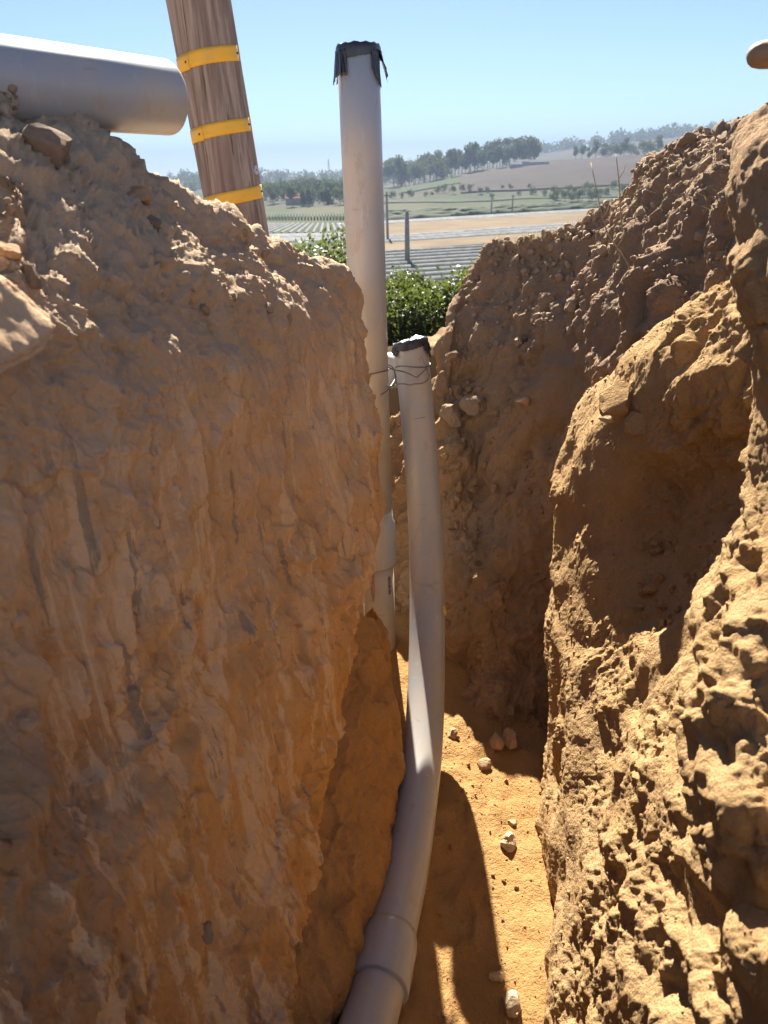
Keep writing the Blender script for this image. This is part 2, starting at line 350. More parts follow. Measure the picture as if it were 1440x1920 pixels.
# ledge of clay at the foot of the left wall, beyond the overhang
def ledge_col(face):
    pts = [at(*f) for f in face]; return pts + [zset(pts[-1], -.12)]
Ecols = [ledge_col(f) for f in [
 [(520, 1130, 1.75), (500, 1300, 1.68), (480, 1450, 1.56), (470, 1600, 1.44), (450, 1760, 1.34), (440, 1930, 1.22)],
 [(620, 1140, 1.80), (610, 1290, 1.74), (590, 1430, 1.65), (575, 1590, 1.53), (560, 1750, 1.41), (550, 1930, 1.29)],
 [(668, 1145, 1.85), (682, 1270, 1.82), (694, 1410, 1.75), (682, 1560, 1.64), (655, 1740, 1.49), (615, 1930, 1.35)],
 [(704, 1165, 1.95), (730, 1270, 1.93), (752, 1400, 1.90), (742, 1540, 1.80), (714, 1720, 1.62), (645, 1930, 1.43)]]]
e = Ecols[-1]; Ecols.append([dz(q, -.02, .12, -.05) for q in e]); Ecols.append([zset(q, max(-.1, q.z - .8), -.15, .4) for q in e])
def ledge_disp(p, n):
    q = p + .04 * np.stack([fbm(p, 6, 2, 31), fbm(p, 6, 2, 32), 0 * p[:, 0]], 1)
    return (.022 * fbm(p, 5, 4, 41) + .008 * facet(q, (14, 14, 4), 6, 42) + .003 * facet(p, 45, 6, 43) + .008 * chunks(p, (12, 12, 8), 44)).astype(np.float64)
bank('trench_ledge', Ecols, ledge_disp, M['ledge_soil'], cell=3.4)

# ------------------------------------------------------------------ trench: far end and right spoil slope
def far_col(face, ox=.15, oy=.5, drop=.3):
    pts = [at(*f) for f in face]; c = pts[0]
    return [zset(c, min(c.z - .5, G0 - .3), ox * 6, oy * 5), dz(c, ox * 2.2, oy * 1.6, -drop * 1.6), dz(c, ox * .7, oy * .5, -drop * .45)] + pts + [zset(pts[-1], -.15, -.02, -.08)]
Fcols = [far_col(f, *a) for f, a in [
 ([(480, 860, 2.9), (480, 960, 2.85), (480, 1060, 2.8), (480, 1160, 2.75), (480, 1230, 2.7), (480, 1290, 2.6)], (-.1, .5, .4)),
 ([(640, 830, 2.95), (640, 930, 2.9), (650, 1040, 2.85), (660, 1130, 2.8), (670, 1200, 2.75), (680, 1260, 2.65)], (0, .5, .4)),
 ([(745, 765, 2.95), (745, 880, 2.88), (750, 1010, 2.8), (755, 1110, 2.75), (760, 1190, 2.7), (765, 1255, 2.6)], (0, .5, .4)),
 ([(805, 712, 2.85), (812, 850, 2.72), (825, 1010, 2.60), (835, 1140, 2.52), (840, 1230, 2.52), (842, 1320, 2.46)], (0, .4, .4)),
 ([(838, 620, 2.82), (850, 800, 2.70), (865, 990, 2.55), (880, 1140, 2.40), (890, 1240, 2.44), (890, 1345, 2.34)], (0, .4, .4)),
 ([(872, 505, 2.90), (890, 700, 2.75), (905, 940, 2.60), (920, 1130, 2.34), (935, 1250, 2.36), (935, 1350, 2.29)], (.05, .4, .4)),
 ([(960, 455, 2.68), (965, 650, 2.58), (965, 860, 2.50), (970, 1080, 2.40), (980, 1230, 2.36), (985, 1350, 2.30)], (.10, .35, .35)),
 ([(1048, 432, 2.42), (1045, 620, 2.36), (1038, 820, 2.36), (1035, 1050, 2.36), (1040, 1230, 2.32), (1045, 1380, 2.26)], (.15, .35, .3)),
 ([(1140, 388, 2.22), (1130, 560, 2.04), (1112, 760, 2.02), (1105, 950, 2.12), (1100, 1180, 2.2), (1100, 1380, 2.2)], (.2, .3, .25)),
 ([(1245, 285, 1.98), (1240, 450, 1.76), (1220, 650, 1.66), (1210, 880, 1.72), (1200, 1150, 1.9), (1200, 1380, 1.95)], (.25, .25, .22)),
 ([(1360, 232, 1.74), (1370, 380, 1.52), (1370, 580, 1.44), (1370, 850, 1.55), (1360, 1150, 1.7), (1350, 1400, 1.75)], (.3, .2, .2)),
 ([(1500, 225, 1.50), (1510, 380, 1.32), (1510, 600, 1.26), (1520, 850, 1.36), (1520, 1150, 1.45), (1520, 1450, 1.5)], (.3, .1, .2)),
 ([(1900, 225, 1.2), (1900, 400, 1.1), (1900, 650, 1.05), (1900, 900, 1.12), (1900, 1200, 1.15), (1900, 1500, 1.2)], (.3, 0, .2))]]
e = Fcols[-1]; Fcols.append([dz(q, .1, -1.2) for q in e]); Fcols.append([dz(q, .1, -3.2) for q in e])
def far_disp(p, n):
    rel = p[:, 2] - CAM_Z; up = sstep(-1.0, -.55, rel + .2 * fbm(p, 3, 2, 51))
    s = n[:, 0] * 0 + p[:, 0] * 1.0 + p[:, 1] * .35
    d = .060 * fbm(p, 2.6, 4, 52) + .030 * fbm(p, 6, 4, 53)
    q = p + .07 * np.stack([fbm(p, 4, 2, 61), fbm(p, 4, 2, 62), fbm(p, 4, 2, 64)], 1)
    sl = np.stack([q[:, 0] - .45 * (q[:, 2] - 1), q[:, 1], q[:, 2]], 1)          # slip marks run down to the left
    d += .020 * fbm(sl, (11, 8, 2.6), 4, 54) - .018 * np.clip(1 - np.abs(perlin(sl * (8, 7, 1.8), 63)) * 6, 0, 1)
    rough = sstep(-.15, .30, fbm(p, 3.2, 3, 65)); d += (.005 + .012 * rough) * facet(sl, (8, 8, 4.5), 6, 55, .4) + (.003 + .007 * rough) * facet(p, (18, 18, 12), 6, 56) + .010 * rough * chunks(q, 14, 66, .8, .9) * up
    d += .0045 * facet(p, 40, 6, 57) + .002 * facet(p, 95, 5, 58)
    return d.astype(np.float64)
bank('trench_wall_end', Fcols, far_disp, M['far_soil'], flip=True, coarse_s=(12, 13), coarse_t=(0,), cell=3.2)

# ------------------------------------------------------------------ trench: right wall (lit, lumpy subsoil)
def right_col(face, back=None):
    pts = [at(*f) for f in face]; c = pts[0]
    return [dz(c, .5, .25, -.10), dz(c, .14, .09, -.01)] + pts + [zset(pts[-1], -.12, -.02, -.02)]
Rc = [
 [(1092, 745, 1.98), (1060, 860, 2.02), (1040, 960, 2.05), (1031, 1080, 2.07), (1027, 1220, 2.09), (1025, 1360, 2.10), (1023, 1500, 2.0), (1022, 1660, 1.79), (1020, 1930, 1.49)],
 [(1120, 715, 1.84), (1095, 830, 1.84), (1075, 950, 1.86), (1066, 1080, 1.83), (1062, 1220, 1.78), (1060, 1360, 1.73), (1058, 1510, 1.66), (1058, 1690, 1.52), (1056, 1930, 1.36)],
 [(1170, 660, 1.68), (1160, 760, 1.62), (1150, 870, 1.64), (1140, 1010, 1.68), (1130, 1180, 1.64), (1120, 1340, 1.53), (1120, 1510, 1.41), (1120, 1690, 1.30), (1120, 1930, 1.17)],
 [(1240, 600, 1.56), (1245, 690, 1.46), (1245, 800, 1.46), (1245, 960, 1.58), (1235, 1130, 1.52), (1215, 1330, 1.30), (1210, 1510, 1.15), (1215, 1690, 1.05), (1220, 1930, .95)],
 [(1320, 545, 1.44), (1330, 640, 1.33), (1335, 770, 1.31), (1340, 900, 1.42), (1335, 1090, 1.34), (1320, 1320, 1.12), (1315, 1510, .98), (1320, 1700, .88), (1325, 1930, .79)],
 [(1420, 490, 1.32), (1430, 590, 1.22), (1435, 730, 1.17), (1440, 880, 1.25), (1445, 1080, 1.20), (1440, 1310, .96), (1440, 1510, .84), (1440, 1710, .74), (1440, 1930, .66)],
 [(1560, 440, 1.18), (1570, 560, 1.10), (1575, 720, 1.06), (1580, 880, 1.06), (1590, 1080, 1.0), (1590, 1310, .82), (1590, 1520, .72), (1590, 1720, .65), (1590, 1930, .58)],
 [(1900, 400, 1.0), (1900, 560, .95), (1900, 720, .92), (1900, 880, .90), (1900, 1080, .84), (1900, 1310, .68), (1900, 1520, .59), (1900, 1720, .53), (1900, 1930, .47)]]
Rcols = [right_col(f) for f in Rc]
b0 = Rcols[0]; Rcols = [[dz(q, .45, .75) for q in b0], [dz(q, .11, .17) for q in b0]] + Rcols
e = Rcols[-1]; Rcols.append([dz(q, .05, -1.0) for q in e]); Rcols.append([dz(q, .05, -3.0) for q in e])
def right_disp(p, n):
    rel = p[:, 2] - CAM_Z
    # strip of trimmed wall along the silhouette stays fairly flat; the rest is broken lumps
    cal = np.clip((p[:, 1] - .45) / 1.2, 0, 1); edge = sstep(.02, .16, (.30 * p[:, 1] + .11 - p[:, 0]) * -1 + .06)
    d = .028 * fbm(p, 3.2, 3, 74)
    rough = sstep(-.25, .30, fbm(p, 4, 3, 79)); amp = .38 + .62 * edge
    d += amp * (.017 * facet(p, (4.2, 4.2, 3.6), 5, 76, .4) + (.003 + .010 * rough) * facet(p, 10, 6, 77, .3) + (.0015 + .0035 * rough) * facet(p, 24, 6, 78) + .008 * rough * chunks(p, (9, 9, 7), 75, .9, .9))
    d += (.0008 + .0016 * rough) * facet(p, 55, 6, 80) + .0010 * facet(p, 120, 5, 81)
    pit = np.clip(fbm(p, (12, 12, 8), 3, 82) - .25, 0, 1); d -= .035 * pit * amp * (.3 + .7 * rough)
    return d.astype(np.float64)
bank('trench_wall_right', Rcols, right_disp, M['right_soil'], flip=True, coarse_s=(9, 10), coarse_t=(0,), cell=2.85)

# two masses of the right bank that stand nearest the camera
def lump_cols(prof):
    """prof: rows (left silhouette px, py, d); the mass runs from behind its silhouette out to the right"""
    a = [at(*f) for f in prof]
    c0 = [dz(q, .30, .45) for q in a]; c1 = [dz(q, .05, .13) for q in a]
    c2 = [at(px + 45, py, d - .07) for px, py, d in prof]; c3 = [at(px + 110, py, d - .11) for px, py, d in prof]
    c4 = [at(px + 230, py, d - .13) for px, py, d in prof]; c5 = [dz(q, .30, -.25) for q in c4]; c6 = [dz(q, .35, -2.0) for q in c5]
    return [c0, c1, a, c2, c3, c4, c5, c6]
def lump_disp(p, n):
    rough = sstep(-.15, .35, fbm(p, 6, 3, 99)); d = .020 * fbm(p, 5, 3, 94) + .012 * facet(p, 5, 4, 95, .5) + (.003 + .007 * rough) * facet(p, 14, 6, 96) + (.001 + .003 * rough) * facet(p, 34, 6, 97) + .0012 * facet(p, 80, 5, 98) + .008 * rough * chunks(p, 11, 92, .9, .9)
    return d.astype(np.float64)
bank('trench_bank_near', lump_cols([(1490, 205, .94), (1432, 245, .92), (1395, 310, .92), (1388, 430, .92), (1398, 560, .92), (1425, 660, .94), (1438, 790, .97), (1434, 900, .98), (1414, 1010, .97), (1372, 1130, .96), (1312, 1240, .95), (1272, 1330, .93), (1280, 1470, .88), (1335, 1600, .83), (1405, 1720, .78), (1480, 1850, .72), (1560, 2000, .66)]),
     lump_disp, M['right_soil'], flip=True, coarse_s=(5, 6), cell=3.6)

# ------------------------------------------------------------------ trench floor
nx, ny = 270, 400
xs = np.linspace(-.75, 1.15, nx); ys = np.linspace(-.6, 3.5, ny) ; X, Y = np.meshgrid(xs, ys, indexing='ij')
p = np.stack([X.ravel(), Y.ravel(), 0 * X.ravel()], 1)
far = sstep(1.75, 2.4, p[:, 1] - .1 * p[:, 0]); xr = .10 + .27 * p[:, 1]
z = .020 * fbm(p, 3, 3, 101) + .008 * fbm(p, 12, 4, 102) + .0035 * billow(p, 40, 3, 103) + .03 * sstep(.08, .28, np.abs(p[:, 0] - xr + .10)) + .012 * np.maximum(0, chunks(p, 30, 104, .6, .9)) * (far * .8 + .12) + .05 * far
pth = np.array([[-.075, .2], [-.05, .62], [-.02, .86], [.01, 1.03], [.05, 1.2], [.085, 1.36]]); dist_ = np.min([np.hypot(p[:, 0] - (a[0] + (b_[0] - a[0]) * t), p[:, 1] - (a[1] + (b_[1] - a[1]) * t)) for a, b_ in zip(pth, pth[1:]) for t in (0, .25, .5, .75)], axis=0)
z = z + (.032 + .02 * fbm(p, 9, 3, 105)) * np.exp(-(dist_ / .075) ** 2) + .006 * facet(p, 16, 5, 106) * sstep(-.1, .3, fbm(p, 5, 2, 107))
p[:, 2] = z
f = grid_faces(nx, ny); SURF['trench_floor'] = p.reshape(nx, ny, 3); tag(link('trench_floor', np_mesh('trench_floor', p, f), M['floor_soil']), kind='structure')

# ------------------------------------------------------------------ ground: one sheet out to the horizon
VALLEY = -20.5
def ground_z(x, y):
    r = np.hypot(x, y)
    z = np.full_like(x, G0)
    s = np.maximum(0, y - 3.0); z = z - .36 * np.minimum(s, 9) - .20 * np.clip(s - 9, 0, 92)
    z = np.maximum(z, VALLEY)
    pit = (1 - sstep(1.75, 2.5, np.abs(x))) * (1 - sstep(2.9, 3.4, y)) * sstep(-3.6, -3.0, y)
    z = z - pit * 1.6
    az = np.degrees(np.arctan2(x, np.maximum(y, 1e-3))); fr = y > 0
    P3 = np.stack([x, y, 0 * x], 1).reshape(-1, 3) if x.ndim == 1 else None
    rise = lambda r0, r1: sstep(r0, r1, r)
    # right hand hill, its crest falling away to the left
    prof = np.interp(az, [-90, -12, -2, 0.5, 3, 6, 8, 11, 18, 26, 40, 90], [5, 5, 5, 6, 9, 20, 26, 32, 36, 40, 45, 45])
    z = z + fr * prof * rise(640, 1120)
    prof2 = np.interp(az, [-90, -25, -14, -8, -3, 2, 8, 14, 20, 30, 90], [34, 34, 34, 30, 22, 28, 40, 70, 92, 105, 105])
    z = z + fr * np.maximum(0, prof2 - prof * .6) * rise(1500, 2700)
    return z
rr = np.concatenate([np.linspace(.3, 6, 40), np.geomspace(6.3, 5000, 190)])
aa = np.concatenate([np.linspace(-180, -50, 40)[:-1], np.linspace(-50, 50, 300), np.linspace(50, 180, 40)[1:]])
A, RR = np.meshgrid(np.radians(aa), rr, indexing='ij'); X = (RR * np.sin(A)).ravel(); Y = (RR * np.cos(A)).ravel()
Z = ground_z(X, Y); gp = np.stack([X, Y, Z], 1)
Z = Z + np.clip((RR.ravel() - 3) / 200, 0, 1) * 2.2 * fbm(gp * (1, 1, 0), .009, 3, 5) * (RR.ravel() > 640) + np.clip((RR.ravel() - 4) / 20, 0, 1) * .35 * fbm(gp * (1, 1, 0), .25, 3, 6) * (RR.ravel() < 160)
gp[:, 2] = Z
m, nt, b = new_mat('hillside_ground'); k = NB(nt)
straw = k.mix(k.noise(scale=1.3, detail=6), (.15, .11, .06), (.23, .17, .10))
fieldc = k.mix(k.ramp(k.noise(scale=.012, detail=5), .4, .62), (.055, .066, .032), (.085, .08, .046))
hill = k.mix(k.ramp(k.noise(scale=.006, detail=6, rough=.6), .42, .58), (.045, .055, .026), (.08, .066, .05))
y_ = k.sep(1); c = k.mix(k.ramp(y_, 110, 170), straw, fieldc); c = k.mix(k.ramp(y_, 600, 760), c, hill); k.out(b, c, .95); b.inputs['Specular IOR Level'].default_value = .03; M['ground'] = m
gf = grid_faces(len(aa), len(rr))[:, ::-1]
tag(link('ground', np_mesh('ground', gp, gf), M['ground']), kind='structure')
#PART2

# ------------------------------------------------------------------ tubes
def tube_mesh(name, pts, rad, seg=40, cap=(True, True), inner=None):
    """pts list of Vector, rad float or list; swept circle with parallel transport; inner = bore radius makes it a hollow pipe"""
    pts = [Vector(p) for p in pts]; n = len(pts); rad = [rad] * n if not hasattr(rad, '__len__') else list(rad)
    T = [(pts[min(i + 1, n - 1)] - pts[max(i - 1, 0)]).normalized() for i in range(n)]
    u = T[0].orthogonal().normalized(); fr = []
    for i in range(n):
        u = (u - T[i] * u.dot(T[i])).normalized(); fr.append((u.copy(), T[i].cross(u)))
    V, F = [], []
    def ring(i, r):
        b = len(V); a, c = fr[i]
        for k in range(seg):
            t = 2 * math.pi * k / seg; V.append(pts[i] + a * (r * math.cos(t)) + c * (r * math.sin(t)))
        return b
    def bridge(a, b): F.extend([(a + k, a + (k + 1) % seg, b + (k + 1) % seg, b + k) for k in range(seg)])
    rs = [ring(i, rad[i]) for i in range(n)]
    for a, b in zip(rs, rs[1:]): bridge(a, b)
    if inner:
        i0 = ring(0, rad[0] * inner); i1 = ring(n - 1, rad[-1] * inner); deep0 = len(V)
        bridge(i0, rs[0]); bridge(rs[-1], i1)
        a = len(V); dpl = min(.35, .48 * (pts[-1] - pts[0]).length); dvec = T[0] * dpl
        for k in range(seg): V.append(V[i0 + k] + dvec)
        bridge(a, i0); b_ = len(V); dvec = -T[-1] * dpl
        for k in range(seg): V.append(V[i1 + k] + dvec)
        bridge(i1, b_)
    else:
        if cap[0]: F.append(tuple(reversed(range(rs[0], rs[0] + seg))))
        if cap[1]: F.append(tuple(range(rs[-1], rs[-1] + seg)))
    me = bpy.data.meshes.new(name); me.from_pydata([tuple(v) for v in V], [], F); me.update()
    me.polygons.foreach_set('use_smooth', [len(q.vertices) == 4 for q in me.polygons]); return me
def tube(name, pts, rad, mat, parent=None, **kw):
    o = link(name, tube_mesh(name, pts, rad, **kw), mat, parent, smooth=False); return o
def spline(P, n=12):
    P = np.array([[tuple(q)] for q in P], np.float64); return [Vector(q[0]) for q in _cr(P, [n] * (len(P) - 1))]
def edge_round(me, w=.002):
    bm = bmesh.new(); bm.from_mesh(me)
    es = [e for e in bm.edges if len(e.link_faces) == 2 and e.calc_face_angle(0) > R(50)]
    if es: bmesh.ops.bevel(bm, geom=es, offset=w, segments=2, affect='EDGES', profile=.6)
    bm.to_mesh(me); bm.free()
def shell_patch(name, axis_pts, r, th0, th1, h_lo, h_hi, mat, parent, nth=14, nh=8, lift=None, thick=.0012):
    """strip of sheet wrapped on a pole: axis_pts = (base, up, ex, ey); h_lo / h_hi are functions of t in 0..1 round the strip"""
    base, up, ex, ey = axis_pts; V, F = [], []
    for side in (0, 1):
        for i in range(nth + 1):
            t = i / nth; th = th0 + (th1 - th0) * t
            for j in range(nh + 1):
                s = j / nh; h = h_lo(t) + (h_hi(t) - h_lo(t)) * s
                rr_ = (r(h) if callable(r) else r) + (lift(t, s) if lift else 0) + (0 if side else thick)
                V.append(base + up * h + (ex * math.cos(th) + ey * math.sin(th)) * rr_)
    W = nh + 1; N1 = (nth + 1) * W
    for i in range(nth):
        for j in range(nh):
            a = i * W + j; F.append((a, a + W, a + W + 1, a + 1)); F.append((N1 + a, N1 + a + 1, N1 + a + W + 1, N1 + a + W))
    rim = [i * W for i in range(nth + 1)] + [nth * W + j for j in range(1, W)] + [i * W + nh for i in range(nth - 1, -1, -1)] + [j for j in range(nh - 1, 0, -1)]
    for a, b in zip(rim, rim[1:] + rim[:1]): F.append((a, N1 + a, N1 + b, b))
    me = bpy.data.meshes.new(name); me.from_pydata([tuple(v) for v in V], [], F); me.update()
    bm = bmesh.new(); bm.from_mesh(me); bmesh.ops.recalc_face_normals(bm, faces=bm.faces); bm.to_mesh(me); bm.free()
    return link(name, me, mat, parent, smooth=True)
def frame_of(p0, p1):
    """pole frame: ex points to the camera side, ey to its right hand seen from the camera"""
    up = (p1 - p0).normalized(); ex = (Vector((0, 0, CAM_Z)) - p0); ex = (ex - up * ex.dot(up)).normalized(); ey = up.cross(ex); return p0, up, ex, ey

# ------------------------------------------------------------------ tall conduit
PR = .0572
A1, A0 = at(671, 88, 1.80), at(713, 1190, 2.57)                 # top and foot of the tall conduit
axis = lambda t: A0.lerp(A1, t)
def t_at(py):                                                   # parameter on the axis seen at photo row py
    lo, hi = -.3, 1.1
    for _ in range(40):
        m_ = (lo + hi) / 2; c = CM.inverted() @ axis(m_); v = 960 - c.y / -c.z * F_PX
        if v > py: lo = m_
        else: hi = m_
    return lo
tc = empty('tall_conduit', axis(-.08))
def adopt(o, root):                                             # parent without moving
    o.parent = root; o.matrix_parent_inverse = Matrix.Translation(root.location).inverted(); return o
tb0, tb1, tb2, tb3 = t_at(1054), t_at(1040), t_at(985), t_at(955)
up_ = (A1 - A0).normalized()
adopt(tube('barrel', [axis(tb3 - .002), axis(.7), axis(.85), axis(1.0)], PR, M['pvc'], seg=56), tc)
prof = [(tb0, 1.17), (tb0 + .004, 1.185), (tb1, 1.185), (tb2 - .01, 1.18), (tb2 + .005, 1.16), (tb3 - .02, 1.03), (tb3, 1.004)]
bell = adopt(tube('bell', [axis(t) for t, _ in prof], [PR * s for _, s in prof], M['pvc'], seg=56), tc)
lower = adopt(tube('lower_pipe', [axis(-.10), axis(-.02), axis(tb0 + .01)], PR, M['pvc_old'], seg=56), tc)
fr = frame_of(A0, A1); L_ = (A1 - A0).length
m, nt, b = new_mat('dark_ink'); k = NB(nt); k.out(b, k.mix(k.noise(scale=200), (.03, .03, .03), (.09, .08, .07)), .6); M['ink'] = m
m, nt, b = new_mat('purple_primer'); k = NB(nt); k.out(b, k.mix(k.noise(scale=60), (.22, .13, .17), (.33, .24, .24)), .5); M['primer'] = m
for q in range(9):                                               # faint printed line on the old pipe
    h0 = L_ * (tb0 - .022) - q * .0085
    adopt(shell_patch('print_mark', fr, PR + .0006, R(38), R(38 + 9 + 4 * (q % 2)), lambda t, h0=h0: h0, lambda t, h0=h0: h0 + .0045 + .001 * (q % 3), M['ink'], None, 4, 1, thick=.0004), tc)
adopt(shell_patch('primer_smear', fr, PR + .0006, R(-28), R(-14), lambda t: L_ * (tb0 - .05) - .07 * math.sin(t * 3.1) * .6, lambda t: L_ * tb0 + .004, M['primer'], None, 6, 4, thick=.0004), tc)
# tape stretched over the open end, with loose tails
def tape_cap(A, B, r, tails, band, parent, seed=1, dome=.004, tilt=0):
    rnd = random.Random(seed); base, up, ex, ey = frame_of(A, B); Lh = (B - A).length; n = 64; V, F = [], []
    lo = [band * (1 + .10 * math.sin(3 * 2 * math.pi * k / n + seed) + rnd.uniform(-.05, .05)) for k in range(n)]
    rows = [(lambda k: -lo[k], 1.035), (lambda k: -lo[k] * .5, 1.05), (lambda k: -.004, 1.045), (lambda k: .003 + .0015 * math.sin(5 * k), 1.0), (lambda k: .004 + .003 * math.sin(.35 * k + seed), .75), (lambda k: dome + .004 * math.sin(.5 * k), .35)]
    for hf, rs in rows:
        for k in range(n):
            th = 2 * math.pi * k / n; wob = 1 + .012 * math.sin(7 * th + seed) + rnd.uniform(-.006, .006)
            V.append(base + up * (Lh + hf(k) + tilt * math.sin(th)) + (ex * math.cos(th) + ey * math.sin(th)) * r * rs * wob)
    for q in range(len(rows) - 1):
        F += [(q * n + k, q * n + (k + 1) % n, (q + 1) * n + (k + 1) % n, (q + 1) * n + k) for k in range(n)]
    V.append(base + up * (Lh + dome)); c = len(V) - 1; q = len(rows) - 1
    F += [(q * n + k, q * n + (k + 1) % n, c) for k in range(n)]
    me = bpy.data.meshes.new('tape_cap'); me.from_pydata([tuple(v) for v in V], [], F); me.update(); cap_ = adopt(link('tape_cap', me, M['tape']), parent)
    for th0, th1, l0, l1, flare in tails:
        o = shell_patch('tape_tail', (base, up, ex, ey), r * 1.045, R(th0), R(th1), lambda t: Lh - l0 - (l1 - l0) * t, lambda t: Lh - band * .4, M['tape'], None, 10, 8,
                        lift=lambda t, s: flare * (1 - s) ** 1.4 + .0025 * math.sin(14 * t + 3 * s), thick=.0006)
        o.parent = cap_; o.matrix_parent_inverse = cap_.matrix_world.inverted() if False else Matrix.Translation(parent.location).inverted()
        o.matrix_parent_inverse = Matrix.Identity(4); 
    return cap_
def fix_sub(cap_):
    for ch in cap_.children: ch.matrix_parent_inverse = Matrix.Identity(4)
tape_cap(A0, A1, PR, [(-92, -42, .085, .065, .008), (-62, -30, .060, .072, .002), (34, 62, .055, .098, .004), (66, 100, .050, .080, .016), (130, 165, .06, .04, .006), (-150, -115, .05, .08, .006)], .028, tc, 3)
tag(tc, 'tall grey plastic conduit standing upright beside the left bank, black tape over its top', 'pipe')

# ------------------------------------------------------------------ bent conduit
Bp = [(668, 1990, 1.30), (702, 1880, 1.43), (731, 1760, 1.57), (759, 1640, 1.72), (779, 1520, 1.87), (794, 1390, 2.01), (800, 1250, 2.14), (801, 1120, 2.23), (798, 1000, 2.28), (790, 870, 2.32), (781, 760, 2.31), (769, 640, 2.26)]
path = spline([at(*q) for q in Bp], 8)
bc = empty('bent_conduit', path[8] - Vector((0, 0, PR)))
def idx_at(py):
    best = min(range(len(path)), key=lambda i: abs((lambda c: 960 - c.y / -c.z * F_PX)(CM.inverted() @ path[i]) - py)); return best
i_c0, i_c1 = idx_at(1848), idx_at(1745)
adopt(tube('sweep_elbow', path[i_c1 - 2:], PR, M['pvc'], seg=56), bc)
lowp = [path[0] + (path[0] - path[3]).normalized() * 1.6 * t for t in (1, .6, .3)] + path[:i_c0 + 3]
for q in lowp[:3]: q.z = path[0].z
adopt(tube('lower_run', lowp, PR * .985, M['pvc'], seg=56), bc)
seg_ = path[i_c0:i_c1 + 1]; nb = len(seg_); rb = [PR * 1.16] * nb
ext = [seg_[0].lerp(seg_[1], -.15)] + seg_ ; rb = [PR * 1.13] + rb; rb[-1] = PR * 1.01; rb[-2] = PR * 1.12
adopt(tube('coupling', ext, rb, M['pvc'], seg=56), bc)
tape_cap(path[-10], path[-1], PR, [(-80, -46, .030, .048, .003), (44, 75, .035, .060, .004), (75, 110, .03, .04, .005), (-130, -95, .05, .03, .004)], .026, bc, 8, dome=.009, tilt=.006)
# pencil scratches on the barrel
for pp in ([(778, 786), (787, 784), (796, 782), (808, 780)], [(789, 668), (793, 676), (797, 684)], [(786, 672), (787, 678)]):
    pts = []
    for (px, py) in pp:
        i = idx_at(py); c = path[i]; o_, d_ = ray(px, py); t_ = (c - o_).dot(d_); w = o_ + d_ * t_; lat = (w - c).length
        pts.append(w - d_ * (math.sqrt(max(0, PR ** 2 - lat ** 2)) * 1.0 + .0006))
    adopt(tube('scratch', spline(pts, 4), .0007, M['ink'], seg=6), bc)
tag(bc, 'shorter grey plastic conduit that sweeps up from the trench floor, taped at its top', 'pipe')

# short offcut that spaces the two conduits, lying crosswise behind the wire
s0, s1 = at(712, 697, 2.36), at(752, 692, 2.40)
oc = tube('pipe_offcut', [s0, s0.lerp(s1, .5), s1], PR * 1.08, M['pvc'], seg=48, inner=.9); tag(oc, 'short grey pipe offcut wedged crosswise between the two upright conduits', 'pipe')

# tie wire
wr = empty('tie_wire', at(735, 725, 2.20))
def ring_on(c, up, r, n=40, a0=0, a1=360, squeeze=.004):
    up = up.normalized(); ex = (Vector((0, 0, CAM_Z)) - c); ex = (ex - up * ex.dot(up)).normalized(); ey = up.cross(ex)
    return [c + (ex * math.cos(R(a0 + (a1 - a0) * k / n)) + ey * math.sin(R(a0 + (a1 - a0) * k / n))) * r + up * squeeze * math.sin(2 * R(a0 + (a1 - a0) * k / n)) for k in range(n + 1)]
c1 = axis(t_at(694)); adopt(tube('loop', ring_on(c1, A1 - A0, PR + .002), .0017, M['wire'], seg=8), wr)
ib = idx_at(687); c2 = path[ib]; adopt(tube('loop', ring_on(c2, path[ib + 2] - path[ib - 2], PR + .002, squeeze=-.006), .0017, M['wire'], seg=8), wr)
d2 = (CM.inverted() @ c2).z * -1
wp = [(722, 686, 2.14), (738, 693, 2.17), (757, 697, d2 - .070), (772, 703, d2 - .078), (781, 707, d2 - .078), (790, 700, d2 - .070), (798, 692, d2 - .06), (800, 688, d2 - .058), (802, 697, d2 - .058), (805, 705, d2 - .055), (800, 714, d2 - .06), (790, 719, d2 - .07), (776, 720, d2 - .076), (771, 722, d2 - .075), (758, 720, d2 - .070), (746, 720, d2 - .06), (741, 723, 2.18), (735, 721, 2.15), (731, 727, 2.13), (722, 735, 2.10), (713, 741, 2.08)]
adopt(tube('twisted_end', spline([at(*q) for q in wp], 6), .0018, M['wire'], seg=8), wr)
wp = [(727, 683, 2.15), (737, 690, 2.17), (741, 706, 2.17), (737, 718, 2.15), (730, 726, 2.13), (724, 724, 2.12)]
adopt(tube('twisted_end', spline([at(*q) for q in wp], 6), .0018, M['wire'], seg=8), wr)
tag(wr, 'bent steel wire looped round both upright conduits, its twisted ends loose', 'wire')

# petal stuck on the bent conduit
i = idx_at(1143); pc_ = at(831, 1135, 2.16)
bm = bmesh.new(); vsn = []
for a, w in ((0, .001), (.3, .006), (.6, .007), (.85, .004), (1, .0008)):
    vsn.append([bm.verts.new(pc_ + Vector((.006 * a + s * w, -.004 * math.sin(a * 3), -.042 * a + .003 * abs(s)))) for s in (-1, 0, 1)])
for a, b_ in zip(vsn, vsn[1:]):
    for j in (0, 1): bm.faces.new((a[j], a[j + 1], b_[j + 1], b_[j]))
me = bpy.data.meshes.new('dry_leaf'); bm.to_mesh(me); bm.free()
me.materials.append(flat('yellow_leaf', (.5, .38, .12), (.62, .5, .2), 80)); o = link('dry_leaf', me)
sm = o.modifiers.new('s', 'SOLIDIFY'); sm.thickness = .0008
tag(o, 'tiny dry yellow leaf stuck to the side of the bent conduit', 'leaf')

